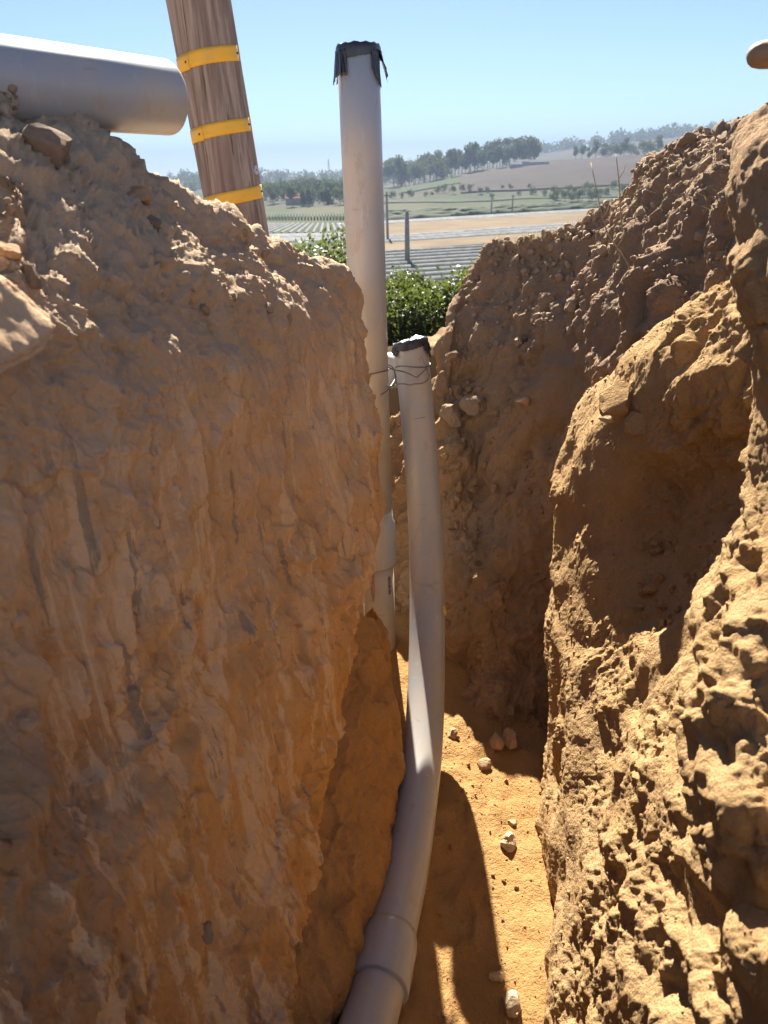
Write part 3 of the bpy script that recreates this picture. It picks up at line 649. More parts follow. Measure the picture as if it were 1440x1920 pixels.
# ------------------------------------------------------------------ big pipe lying on the left bank
h0, h1 = at(-6, 151, .965), at(312, 184, 1.18); hd = (h1 - h0).normalized()
HR = .0570
hp = empty('lying_pipe', h0 - Vector((0, 0, HR)))
me = tube_mesh('barrel', [h0 - hd * 1.9, h0 - hd * .5, h0, h0.lerp(h1, .5), h1 - hd * .004, h1], [HR] * 5 + [HR * .985], seg=96, inner=.92)
adopt(link('barrel', me, M['pvc_blue'], smooth=False), hp)
tag(hp, 'large grey plastic pipe lying on the crest of the left bank', 'pipe')

# ------------------------------------------------------------------ utility pole
def pole_mesh(p0, p1, r0, r1, nth=120, nh=160):
    base, up, ex, ey = frame_of(p0, p1); Lh = (p1 - p0).length
    th = np.linspace(0, 2 * np.pi, nth, endpoint=False); h = np.linspace(0, 1, nh); T, H = np.meshgrid(th, h, indexing='ij')
    q = np.stack([np.cos(T).ravel() * 1, np.sin(T).ravel() * 1, H.ravel() * Lh], 1)
    d = .0035 * fbm(q, (2.2, 2.2, .8), 3, 3) - .006 * np.clip(1 - np.abs(perlin(q * (9, 9, .7), 4)) * 14, 0, 1) * sstep(0, .3, perlin(q * (3, 3, .6), 6)) + .0016 * fbm(q, (22, 22, 1.2), 3, 5)
    rr_ = r0 + (r1 - r0) * H.ravel() + d
    V = np.array(base)[None] + np.array(up)[None] * (H.ravel() * Lh)[:, None] + (np.array(ex)[None] * np.cos(T).ravel()[:, None] + np.array(ey)[None] * np.sin(T).ravel()[:, None]) * rr_[:, None]
    i = np.arange(nth * nh).reshape(nth, nh); j = np.roll(i, -1, 0)
    return np_mesh('shaft', V, np.stack([i[:, :-1], j[:, :-1], j[:, 1:], i[:, 1:]], -1).reshape(-1, 4))
q0, q1 = at(372, 0, 3.07), at(447, 420, 3.47); ud = (q0 - q1).normalized()
P0 = q1 - ud * 1.2; P1 = q1 + ud * 6.5
up_root = empty('utility_pole', P0)
ro, ri = .150, .128
adopt(link('shaft', pole_mesh(P0, P1, ro, ri), M['wood']), up_root)
Lp = (P1 - P0).length; prad = lambda h: ro + (ri - ro) * h / Lp
fr = frame_of(P0, P1)
def h_at(py):
    lo, hi = 0, Lp
    for _ in range(40):
        m_ = (lo + hi) / 2; c = CM.inverted() @ (P0 + fr[1] * m_); v = 960 - c.y / -c.z * F_PX
        if v > py: lo = m_
        else: hi = m_
    return lo
for n_, (pyc, w, tl, a1) in enumerate([(116, .062, .030, 66), (247, .056, .030, 66), (371, .058, .035, 74)]):
    hc = h_at(pyc); st = lambda t, s, hc=hc, w=w, tl=tl: hc + s * w / 2 + tl * (t - .5)
    band_ = adopt(shell_patch('reflective_band', fr, lambda h: prad(h) + .0018, R(-86), R(a1), lambda t: st(t, -1), lambda t: st(t, 1), M['yellow'], None, 30, 4, thick=.0015, lift=lambda t, s: .0008 * math.sin(9 * t)), up_root)
    lap = shell_patch('overlap', fr, lambda h: prad(h) + .0028, R(-88), R(-37 + 2 * n_), lambda t: hc - w / 2 - tl * (.5 - .16 * t) , lambda t: hc + w / 2 - tl * (.5 - .16 * t), M['yellow'], None, 12, 4, thick=.0015, lift=lambda t, s: .0012 * t)
    lap.parent = band_
    for th_, dh in ((-44, -.34), (a1 - 5, .45)):
        hh = hc + tl * dh; c = fr[0] + fr[1] * hh; o_ = fr[2] * math.cos(R(th_)) + fr[3] * math.sin(R(th_)); rr_ = prad(hh) + .004
        nl = tube('nail', [c + o_ * (rr_ - .01), c + o_ * (rr_ + .004), c + o_ * (rr_ + .006)], [.005, .005, .003], M['nail'], seg=10); nl.parent = band_
hh = h_at(325); th_ = 62; o_ = fr[2] * math.cos(R(th_)) + fr[3] * math.sin(R(th_)); c = fr[0] + fr[1] * hh
tagp = adopt(tube('metal_tag', [c + o_ * (prad(hh) - .004), c + o_ * (prad(hh) + .003), c + o_ * (prad(hh) + .004)], [.021, .021, .019], M['steel'], seg=28), up_root)
nl = tube('nail', [c + o_ * prad(hh), c + o_ * (prad(hh) + .007)], [.004, .003], M['nail'], seg=8); nl.parent = tagp
tag(up_root, 'weathered wooden utility pole with three yellow bands behind the left bank', 'pole')

# ------------------------------------------------------------------ wooden tool handle lying over the right bank
a, b_ = at(1400, 104, 1.00), at(1520, 98, .96); hdv = (b_ - a).normalized()
pts = [a, a + hdv * .004, a + hdv * .010, a + hdv * .02, a + hdv * .05, a + hdv * .3, a + hdv * 1.1]
o = tube('tool_handle', pts, [.004, .011, .0155, .0178, .0185, .019, .019], M['handle'], seg=32)
for pl in o.data.polygons: pl.use_smooth = True
tag(o, 'rounded end of a brown wooden tool handle against the sky above the right bank', 'handle')
#PART3
# ------------------------------------------------------------------ rocks and clods
def rock_mesh(name, seed, sub=3, cuts=11, rough=.09, sq=(1, 1, 1)):
    rnd = np.random.default_rng(seed); bm = bmesh.new(); bmesh.ops.create_icosphere(bm, subdivisions=sub, radius=1)
    V = np.array([v.co[:] for v in bm.verts])
    for _ in range(cuts):
        nrm = rnd.normal(size=3); nrm /= np.linalg.norm(nrm); k_ = rnd.uniform(.5, .8); dd = V @ nrm; over = np.maximum(0, dd - k_)
        V = V - np.outer(over * .93, nrm)
    r = V / (np.linalg.norm(V, axis=1, keepdims=True) + 1e-9)
    V = V + r * (rough * fbm(V + seed * 3.1, 1.6, 3, seed) + rough * .5 * fbm(V + seed, 5, 3, seed + 5))[:, None]
    V = V + r * (rough * .8 * facet(V + seed * 1.7, 1.3, 5, seed) + rough * .35 * facet(V, 3.4, 5, seed + 1))[:, None]
    V = V * np.array(sq); V /= np.abs(V).max()
    for v, c in zip(bm.verts, V): v.co = c
    me = bpy.data.meshes.new(name); bm.to_mesh(me); bm.free(); me.polygons.foreach_set('use_smooth', [True] * len(me.polygons))
    try: me.set_sharp_from_angle(angle=R(26))
    except Exception: pass
    return me
BV = bvh_of('trench_wall_left', 'trench_ledge', 'trench_wall_end', 'trench_wall_right', 'trench_bank_near', 'trench_floor')
def hit(px, py):
    o_, d_ = ray(px, py); loc, nrm, idx, dist = BV.ray_cast(o_, d_); return loc, nrm, (dist if loc else None), d_
def put_rock(name, px, py, wpx, hpx, mat, label, seed, sink=.25, rot=None, cat='rock', group=None, cuts=11, rough=.09, depth=None, sub=3):
    loc, nrm, dist, d_ = hit(px, py)
    if loc is None and depth is None: print('MISS', label); return None
    if depth: loc = at(px, py, depth); nrm = Vector((0, -.7, .7))
    dep = -(CM.inverted() @ loc).z; w, h = wpx / 2 / F_PX * dep, hpx / 2 / F_PX * dep; dpt = (w * h) ** .5
    me = rock_mesh(name, seed, sub, cuts, rough); me.materials.append(mat)
    o = bpy.data.objects.new(name, me); COL.objects.link(o); o.scale = (w, dpt, h); o.rotation_euler = (0, R(rot or 0), R((seed * 37) % 40 - 20))
    o.location = loc + nrm * dpt * (1 - 2 * sink) * .5 if not depth else loc
    tag(o, label, cat, group); return o
RK = [
 ('boulder', 84, 282, 128, 112, 'rock_grey', 'grey-brown boulder half buried in the left bank below the lying pipe', 5, .3, 0),
 ('rock', 264, 365, 54, 40, 'rock_tan', 'reddish clod on the dark crumbly slope of the left bank', 9, .25, 0),
 ('rock', 286, 418, 52, 36, 'rock_grey', 'brown clod just below the reddish one on the left bank', 12, .3, 10),
 ('rock', 16, 478, 56, 46, 'rock_tan', 'upper of three brown stones piled above the sandstone block', 14, .25, 0),
 ('rock', 50, 516, 46, 56, 'rock_grey', 'upright dark stone right above the sandstone block', 15, .25, 0),
 ('rock', 10, 528, 50, 36, 'rock_tan', 'lowest of the three brown stones behind the sandstone block', 16, .25, 0),
 ('pebble', 131, 376, 17, 16, 'rock_tan', 'small round pale pebble below the half buried boulder', 17, .2, 0),
 ('pebble', 150, 389, 28, 22, 'rock_grey', 'small grey pebble beside the round pale one on the left bank', 18, .2, 0),
 ('cobble', 386, 1755, 46, 58, 'cobble', 'rounded grey cobble set in the lower left clay wall', 21, .42, -15),
 ('rock', 42, 1352, 74, 44, 'left_soil', 'cracked brown lump low on the left wall at the picture edge', 22, .4, 0),
 ('rock', 36, 1160, 58, 44, 'left_soil', 'dull brown lump midway up the left wall', 25, .42, 0),
 ('rock', 926, 1397, 40, 54, 'rock_tan', 'left one of two upright stones leaning together in the shaded trench end', 31, .2, 8),
 ('rock', 958, 1394, 36, 54, 'rock_tan', 'right one of two upright stones leaning together in the shaded trench end', 32, .2, -5),
 ('pebble', 849, 1378, 24, 20, 'rock_tan', 'small stone in shade beside the bent conduit', 33, .2, 0),
 ('rock', 909, 1437, 34, 22, 'rock_tan', 'flat stone in front of the two leaning stones', 34, .2, 0),
 ('rock', 949, 1583, 36, 40, 'rock_pale', 'pale angular stone lying alone on the sunlit trench floor', 35, .12, 0),
 ('rock', 960, 1886, 42, 46, 'rock_pale', 'pale angular stone at the bottom edge of the trench floor', 36, .2, 0),
 ('pebble', 930, 1832, 30, 20, 'rock_pale', 'small pale stone above the lowest one on the trench floor', 37, .25, 0),
 ('pebble', 962, 1544, 24, 14, 'rock_tan', 'low clod at the shadow edge on the trench floor', 38, .3, 0),
 ('rock', 1168, 752, 96, 62, 'right_soil', 'slanting slab of earth on the lit right wall', 41, .2, -28),
 ('rock', 1146, 784, 44, 18, 'rock_pale', 'thin pale stone under the slanting slab on the right wall', 42, .15, 12),
 ('rock', 1196, 800, 62, 58, 'right_soil', 'blocky lump of earth just right of the thin pale stone', 43, .25, -20),
 ('boulder', 1358, 246, 44, 46, 'rock_grey', 'rounded dark clod on the very top of the right spoil heap', 44, .15, 0),
 ('rock', 1285, 268, 40, 34, 'rock_grey', 'dark clod left of the rounded one on the spoil heap top', 45, .25, 0),
 ('rock', 847, 784, 50, 50, 'clod', 'round earth clod right beside the top of the bent conduit', 46, .2, 0),
 ('rock', 893, 762, 70, 44, 'clod', 'broad earth clod on the shelf of the far trench wall', 47, .3, 0),
 ('rock', 976, 728, 46, 34, 'clod', 'clod at the right end of the shelf on the far trench wall', 48, .25, 0),
 ('rock', 985, 752, 36, 22, 'rock_tan', 'small flat stone under the right end of the far wall shelf', 49, .25, 0),
 ('rock', 1112, 408, 24, 34, 'rock_tan', 'upright orange stone in the crest of the far right slope', 50, .3, 0),
]
for n_, px, py, w, h, mt, lb, sd, sk, rt in RK:
    put_rock(n_, px, py, w, h, M[mt], lb, sd, sk, rt, cat='stone' if n_ != 'rock' else 'rock')

# the angular sandstone block at the left edge
outl = [(-110, 470), (-40, 500), (0, 517), (48, 556), (103, 600), (109, 625), (92, 646), (45, 676), (0, 704), (-60, 728), (-120, 700)]
bm = bmesh.new(); fr_, bk_ = [], []
for (px, py) in outl:
    dd = .60 + .0006 * (py - 600) * -.35 + .0004 * px; fr_.append(bm.verts.new(at(px, py, dd))); bk_.append(bm.verts.new(at(px * .9 - 30, py * .97 + 10, dd + .15)))
bm.faces.new(fr_[::-1]); bm.faces.new(bk_)
for a_, b2 in zip(range(len(outl)), list(range(1, len(outl))) + [0]): bm.faces.new((fr_[a_], fr_[b2], bk_[b2], bk_[a_]))
bmesh.ops.recalc_face_normals(bm, faces=bm.faces); bmesh.ops.bevel(bm, geom=list(bm.edges), offset=.006, segments=2, affect='EDGES'); bmesh.ops.triangulate(bm, faces=bm.faces)
for _ in range(4):
    es = [e for e in bm.edges if e.calc_length() > .006]
    if es: bmesh.ops.subdivide_edges(bm, edges=es, cuts=1)
    bmesh.ops.triangulate(bm, faces=bm.faces)
bm.normal_update(); VV = np.array([v.co[:] for v in bm.verts]); NN = np.array([v.normal[:] for v in bm.verts]); VV = VV + NN * (.004 * fbm(VV, 12, 3, 3) + .0012 * facet(VV, 45, 5, 4) + .0022 * facet(VV, 14, 5, 7))[:, None]
for v, c in zip(bm.verts, VV): v.co = c
me = bpy.data.meshes.new('rock'); bm.to_mesh(me); bm.free(); o = link('rock', me, M['slab']); tag(o, 'large tan sandstone block jutting from the left bank at the picture edge', 'rock')

# clods one can still tell apart, and the crumbs nobody could count
clod_src = {}
for mt in ('clod', 'floor_soil', 'right_soil', 'far_soil'):
    clod_src[mt] = [rock_mesh('clod', 200 + i, 2, 5, .16) for i in range(6)]
    for me in clod_src[mt]: me.materials.append(M[mt])
def zone_points(surface, n, test, seed):
    g = SURF[surface]; st = 2; P_ = g[::st, ::st]; du = np.gradient(P_, axis=0); dv = np.gradient(P_, axis=1); N_ = np.cross(du, dv); N_ /= np.linalg.norm(N_, axis=2, keepdims=True) + 1e-12
    if surface in FLIP: N_ = -N_
    P_ = P_.reshape(-1, 3); N_ = N_.reshape(-1, 3); Ci = np.array(CM.inverted()); c = P_ @ Ci[:3, :3].T + Ci[:3, 3]; d = np.maximum(-c[:, 2], .05)
    U = c[:, 0] / d * F_PX + 720; V_ = -c[:, 1] / d * F_PX + 960; view = ((np.array([0, 0, CAM_Z]) - P_) * N_).sum(1) > 0
    ok = np.nonzero(test(P_, N_, U, V_) & (-c[:, 2] > .1))[0]; r_ = np.random.default_rng(seed)
    pick = r_.choice(ok, min(n, len(ok)), replace=False); jit = r_.normal(size=(len(pick), 3)) * .004; jit -= N_[pick] * (jit * N_[pick]).sum(1)[:, None]; P_ = P_.copy(); P_[pick] += jit; return P_[pick], N_[pick], d[pick], U[pick], V_[pick]
def scatter_clods(surface, n, test, seed, lo, hi, label, group, mat='clod'):
    P_, N_, D_, U, V_ = zone_points(surface, n, test, seed); r_ = random.Random(seed)
    for p_, n_, d_ in zip(P_, N_, D_):
        o = bpy.data.objects.new('clod', r_.choice(clod_src[mat])); COL.objects.link(o); s_ = r_.uniform(lo, hi) * d_ / F_PX
        o.scale = (s_ * r_.uniform(.8, 1.3), s_ * r_.uniform(.8, 1.3), s_ * r_.uniform(.65, 1)); o.rotation_euler = (r_.uniform(0, 6), r_.uniform(0, 6), r_.uniform(0, 6))
        o.location = Vector(p_) + Vector(n_) * s_ * .35; tag(o, label, 'clod', group)
crest_left = lambda P_, N_, U, V_: (N_[:, 2] > .35) & (U > 0) & (U < 560) & (V_ > 170) & (V_ < 210 + .62 * U + 180)
crest_right = lambda P_, N_, U, V_: (N_[:, 2] > .25) & (U > 880) & (U < 1400) & (V_ < 700 - .32 * (U - 880))
scatter_clods('trench_wall_left', 70, crest_left, 1, 6, 14, 'small brown clod among many on the sloping crest of the left bank', 'clods on the left bank crest')
scatter_clods('trench_wall_end', 80, crest_right, 2, 6, 15, 'dark brown clod among many on the spoil slope behind the trench right side', 'clods on the right spoil slope')
scatter_clods('trench_wall_end', 26, lambda P_, N_, U, V_: (U > 830) & (U < 1010) & (V_ > 730) & (V_ < 1000), 3, 5, 13, 'small clod on the far trench wall beside the bent conduit', 'clods on the far trench wall', 'far_soil')
scatter_clods('trench_floor', 12, lambda P_, N_, U, V_: (U > 830) & (U < 1015) & (V_ > 1330) & (V_ < 1910), 4, 4, 8, 'tiny crumb of earth lying on the trench floor', 'crumbs on the trench floor', 'floor_soil')
scatter_clods('trench_wall_right', 34, lambda P_, N_, U, V_: (U > 1200) & (U < 1350) & (V_ > 1020) & (V_ < 1190), 5, 6, 13, 'small stone in the loose patch inside the hollow of the right wall', 'stones in the right wall hollow', 'right_soil')
def crumbs(name, surface, n, test, seed, lo, hi, mat):
    P_, N_, D_, U, V_ = zone_points(surface, n, test, seed); r_ = np.random.default_rng(seed)
    bm = bmesh.new(); bmesh.ops.create_icosphere(bm, subdivisions=1, radius=1); bv = np.array([v.co[:] for v in bm.verts]); bf = np.array([[v.index for v in f.verts] for f in bm.faces]); bm.free()
    n = len(P_); s_ = (r_.uniform(0, 1, n) ** 4 * (hi - lo) + lo) * D_ / F_PX
    V3 = bv[None] * r_.uniform(.55, 1.35, (n, len(bv), 1)) * r_.uniform(.7, 1.3, (n, 1, 3)) * s_[:, None, None] + (P_ + N_ * s_[:, None] * .1)[:, None]
    F3 = bf[None] + (np.arange(n) * len(bv))[:, None, None]
    o = link(name, np_mesh(name, V3.reshape(-1, 3), F3.reshape(-1, 3)), mat, smooth=False); return o
tag(crumbs('soil_crumbs', 'trench_wall_left', 5200, crest_left, 11, 1.2, 9, M['clod']), 'loose brown crumbs covering the crest of the left bank', 'soil', kind='stuff')
tag(crumbs('soil_crumbs', 'trench_wall_end', 4200, crest_right, 12, 1.2, 8, M['clod']), 'loose dark crumbs covering the right spoil slope', 'soil', kind='stuff')
tag(crumbs('sand_grains', 'trench_floor', 900, lambda P_, N_, U, V_: (U > 780) & (U < 1030) & (V_ > 1300) & (V_ < 1925), 13, .8, 3.2, M['floor_soil']), 'coarse sandy grains strewn over the trench floor', 'sand', kind='stuff')
tag(crumbs('wall_grit', 'trench_wall_right', 2200, lambda P_, N_, U, V_: (N_[:, 2] > .2) & (U > 1020) & (U < 1440) & (V_ > 480) & (V_ < 1900), 14, .8, 4.5, M['right_soil']), 'tan grit lying on the ledges of the right wall', 'soil', kind='stuff')
tag(crumbs('wall_grit', 'trench_wall_end', 1500, lambda P_, N_, U, V_: (N_[:, 2] > .2) & (U > 740) & (U < 1040) & (V_ > 680) & (V_ < 1400), 15, 1, 5, M['far_soil']), 'brown grit on the far trench wall', 'soil', kind='stuff')

# dry grass, roots and weed stems on the crest of the right slope
def blades(name, roots, mat, seed, hlo, hhi, w, lean=.6):
    r_ = np.random.default_rng(seed); V, F = [], []
    for p_ in roots:
        h_ = r_.uniform(hlo, hhi); d_ = r_.normal(size=2) * lean * h_; side = r_.normal(size=2); side /= np.linalg.norm(side) + 1e-9; b0_ = len(V)
        for t in (0, .4, .75, 1):
            c = np.array([p_[0] + d_[0] * t * t, p_[1] + d_[1] * t * t, p_[2] - .004 + h_ * t * (1 - .25 * t)]); ww = w * (1 - t * .9)
            V += [c - np.array([side[0], side[1], 0]) * ww, c + np.array([side[0], side[1], 0]) * ww]
        F += [(b0_ + 2 * i, b0_ + 2 * i + 1, b0_ + 2 * i + 3, b0_ + 2 * i + 2) for i in range(3)]
    return link(name, np_mesh(name, V, F), mat)
e_top = lambda P_, N_, U, V_: (U > 862) & (U < 1140) & (V_ < 515 - .42 * (U - 868)) & (V_ > 380)
P_, *_r = zone_points('trench_wall_end', 420, e_top, 21); tag(blades('dry_grass', P_, M['straw'], 1, .015, .055, .0009), 'wisps of dry straw-coloured grass along the crest of the far slope', 'grass', kind='stuff')
P_, *_r = zone_points('trench_wall_end', 150, lambda P_, N_, U, V_: (U > 1180) & (U < 1430) & (V_ < 420), 22); tag(blades('dry_roots', P_, M['straw'], 2, .01, .05, .0011, 1.4), 'dry roots and straw poking from the spoil heap top', 'roots', kind='stuff')
for pp, lb in (([(1206, 540, 1.88), (1168, 480, 1.92), (1135, 425, 1.95), (1108, 305, 2.0)], 'leaning dry weed stem on the right slope crest'), ([(1170, 465, 1.98), (1164, 400, 2.0), (1161, 345, 2.0), (1155, 290, 2.02)], 'upright dry weed stem behind the leaning one')):
    pts = spline([at(*q) for q in pp], 6); r_ = [.0028 - .0018 * i / len(pts) for i in range(len(pts))]
    st_ = empty('weed_stem', pts[0]); adopt(tube('stalk', pts, r_, M['straw'], seg=8), st_)
    for kk in (8, 13):
        if kk < len(pts) - 2: adopt(tube('twig', [pts[kk], pts[kk] + Vector((.012, 0, .02)), pts[kk] + Vector((.016, 0, .045))], [.0014, .001, .0006], M['straw'], seg=6), st_)
    tag(st_, lb, 'weed')

# ------------------------------------------------------------------ leafy trees below the crest
def leaf_cloud(n, centres, size, seed, aspect=2.2):
    """n leaves spread over blobs (centre, radius); each leaf two bent quads"""
    r_ = np.random.default_rng(seed); C_ = np.array([c for c, _ in centres]); Rr = np.array([q for _, q in centres]); w = Rr ** 2; pick = r_.choice(len(C_), n, p=w / w.sum())
    u = r_.normal(size=(n, 3)); u /= np.linalg.norm(u, axis=1, keepdims=True); rad = r_.uniform(.45, 1.0, n) ** .45
    pos = C_[pick] + u * (rad * Rr[pick])[:, None] * (1 + .18 * r_.normal(size=(n, 1)))
    ax = u * .6 + r_.normal(size=(n, 3)) * .7 + np.array([0, 0, -.15]); ax /= np.linalg.norm(ax, axis=1, keepdims=True)
    sd = np.cross(ax, r_.normal(size=(n, 3))); sd /= np.linalg.norm(sd, axis=1, keepdims=True); nn = np.cross(ax, sd)
    L = (size * r_.uniform(.6, 1.3, n))[:, None]; W_ = L / aspect
    P4 = [pos, pos + ax * L * .5 + sd * W_ * .5 + nn * L * .06, pos + ax * L, pos + ax * L * .5 - sd * W_ * .5 + nn * L * .06]
    V = np.stack(P4, 1).reshape(-1, 3); F = np.arange(4 * n).reshape(n, 4); return V, F
def make_tree(name, loc, h, blobs, n, size, mat, seed, trunk_r, label=None, cat='tree', group=None, trunk_h=.5, aspect=2.0):
    root = empty(name, loc); rnd = random.Random(seed)
    V, F = leaf_cloud(n, blobs, size, seed, aspect); me = np_mesh('crown', V, F); me.materials.append(mat); c = bpy.data.objects.new('crown', me); COL.objects.link(c); c.parent = root
    V_, F_ = [], []; bm = bmesh.new()
    def limb(a, b_, r0, r1):
        mt = tube_mesh('t', [a, a.lerp(b_, .5) + Vector((rnd.uniform(-.05, .05), rnd.uniform(-.05, .05), 0)) * (b_ - a).length, b_], [r0, (r0 + r1) / 2, r1], seg=7); bm.from_mesh(mt); bpy.data.meshes.remove(mt)
    top = Vector((0, 0, h * trunk_h)); limb(Vector((0, 0, -.1 * h)), top, trunk_r, trunk_r * .65)
    for cc, rr_ in blobs[:6]: limb(top * .8, Vector(cc), trunk_r * .5, trunk_r * .12)
    me2 = bpy.data.meshes.new('trunk'); bm.to_mesh(me2); bm.free(); me2.materials.append(M['bark']); t_ = bpy.data.objects.new('trunk', me2); COL.objects.link(t_); t_.parent = root
    tag(root, label, cat, group); return root
def gz(x, y): return float(ground_z(np.array([float(x)]), np.array([float(y)]))[0])
near_trees = [(-.62, 10.2, 2.55, 'leafy green tree showing left of the tall conduit'), (.12, 9.6, 1.75, 'dark leafy tree directly right of the tall conduit'), (.95, 9.2, 1.62, 'sunlit leafy tree beside the corner of the far slope'), (.50, 11.8, 2.30, 'leafy tree behind the two darker ones below the crest')]
for q, (x, y, h, lb) in enumerate(near_trees):
    rnd = random.Random(60 + q); bl = []
    for _ in range(16):
        a = rnd.uniform(0, 6.28); rr_ = rnd.uniform(.1, .62); zz = rnd.uniform(.35, .86); bl.append(((rr_ * math.cos(a), rr_ * math.sin(a), zz * h), rnd.uniform(.22, .40)))
    make_tree('leafy_tree', (x, y, gz(x, y)), h, bl, 9000, .075, M['leaf'], 70 + q, .07, lb)

# ------------------------------------------------------------------ fields on the valley floor
def vp(px, py, z=VALLEY):
    o_, d_ = ray(px, py); t = (z - o_.z) / d_.z; return o_ + d_ * t
def strip(name, l_top, r_top, l_bot, r_bot, mat, lift, ext=(0, .5)):
    """field patch from its corners as seen in the photo, carried on beyond the frame along its own edges"""
    tl, tr, bl_, br = vp(*l_top), vp(*r_top), vp(*l_bot), vp(*r_bot)
    t0, t1 = tl + (tl - tr) * ext[0], tr + (tr - tl) * ext[1]; b0_, b1_ = bl_ + (bl_ - br) * ext[0], br + (br - bl_) * ext[1]
    n = 24; V = []
    for i in range(n + 1):
        for j in range(5):
            q = t0.lerp(t1, i / n).lerp(b0_.lerp(b1_, i / n), j / 4); V.append((q.x, q.y, VALLEY + lift))
    return tag(link(name, np_mesh(name, V, grid_faces(n + 1, 5)), mat), kind='structure'), (t0, t1, b0_, b1_)
M['straw_field'] = flat('mown_straw', (.13, .098, .06), (.17, .13, .08), .06); M['green_field'] = flat('low_green_crop', (0.022, 0.034, 0.012), (0.037, 0.050, 0.019), .05)
M['vine_field'] = flat('pale_green_crop', (0.037, 0.050, 0.022), (0.056, 0.065, 0.031), .03); M['plastic'] = flat('white_plastic_mulch', (.11, .115, .12), (.20, .205, .21), .3, .85)
M['track'] = flat('dirt_track', (0.105, 0.081, 0.056), (0.136, 0.105, 0.068), .1)
strip('crop_field', (690, 474), (1180, 446), (690, 570), (1180, 540), M['green_field'], .30)
strip('straw_field', (690, 459), (1180, 426), (690, 474), (1180, 440), M['straw_field'], .34)
strip('crop_field', (690, 446), (1180, 412), (690, 459), (1180, 426), M['green_field'], .30)
strip('straw_field', (690, 423), (1180, 392), (690, 446), (1180, 412), M['straw_field'], .34)
strip('crop_field', (690, 402), (1180, 378), (690, 423), (1180, 392), M['vine_field'], .30)
strip('crop_field', (250, 405), (688, 400), (250, 560), (680, 560), M['vine_field'], .26, (.5, 0))
strip('dirt_track', (600, 480), (640, 462), (560, 540), (600, 540), M['track'], .42, (.2, 0))
def rows(name, l_top, r_top, l_bot, r_bot, n, fill, mat, lift, h, label, ext=(0, .5), wob=.0):
    """n long raised beds between two field edges"""
    tl, tr, bl_, br = vp(*l_top), vp(*r_top), vp(*l_bot), vp(*r_bot)
    t0, t1 = tl + (tl - tr) * ext[0], tr + (tr - tl) * ext[1]; b0_, b1_ = bl_ + (bl_ - br) * ext[0], br + (br - bl_) * ext[1]
    V, F = [], []; K = 60; r_ = random.Random(n)
    for q in range(n):
        s0, s1 = (q + .5 - fill / 2) / n, (q + .5 + fill / 2) / n; base = len(V)
        for i in range(K + 1):
            a, c = t0.lerp(t1, i / K), b0_.lerp(b1_, i / K); hh = h * (1 + wob * r_.uniform(-1, 1))
            for s_, z_ in ((s0, 0), (s0 * .75 + s1 * .25, hh), (s0 * .25 + s1 * .75, hh), (s1, 0)):
                v = a.lerp(c, s_); V.append((v.x, v.y, VALLEY + lift + z_))
        for i in range(K):
            for j in range(3): F.append((base + i * 4 + j, base + i * 4 + j + 1, base + i * 4 + j + 5, base + i * 4 + j + 4))
    return tag(link(name, np_mesh(name, V, F), mat, smooth=False), label, 'crop rows', kind='stuff')
rows('plastic_rows', (690, 474), (1180, 446), (690, 540), (1180, 505), 9, .30, M['plastic'], .36, .5, 'white plastic covered rows in the nearest green field')
rows('plastic_rows', (690, 446), (1180, 412), (690, 459), (1180, 426), 3, .5, M['plastic'], .36, .5, 'white plastic rows between the two straw bands')
rows('plastic_rows', (690, 418), (1180, 389), (690, 423), (1180, 393), 1, .8, M['plastic'], .40, .6, 'white strip along the far edge of the straw')
rows('crop_rows', (690, 402), (1180, 378), (690, 417), (1180, 388), 5, .5, M['leaf_far2'], .36, 1.6, 'pale green crop rows beyond the straw', wob=.5)
rows('plastic_rows', (480, 441), (690, 437), (480, 456), (690, 452), 2, .8, M['plastic'], .40, .5, 'bright white plastic strip left of the tall conduit', ext=(.5, 0))
def furrows(px_top, px_bot, y_top, y_bot, n, mat, lift, h, label, wid=.35):
    V, F = [], []
    for q in range(n):
        a = vp(px_top[0] + (px_top[1] - px_top[0]) * q / (n - 1), y_top); c = vp(px_bot[0] + (px_bot[1] - px_bot[0]) * q / (n - 1), y_bot); sp = abs(vp(px_bot[1], y_bot).x - vp(px_bot[0], y_bot).x) / (n - 1) * wid
        b0_ = len(V)
        for v in (a, c):
            for dx, z_ in ((-.5, 0), (-.25, h), (.25, h), (.5, 0)): V.append((v.x + dx * sp, v.y, VALLEY + lift + z_))
        F += [(b0_ + j, b0_ + j + 1, b0_ + j + 5, b0_ + j + 4) for j in range(3)]
    return tag(link('plastic_rows', np_mesh('plastic_rows', V, F), mat, smooth=False), label, 'crop rows', kind='stuff')
furrows((470, 660), (380, 690), 420, 438, 22, M['plastic'], .36, .4, 'slanting white rows in the green field left of the tall conduit')
furrows((480, 660), (470, 668), 405, 414, 34, M['leaf_far2'], .36, 2.0, 'pale upright vine rows below the wooded hill', .5)
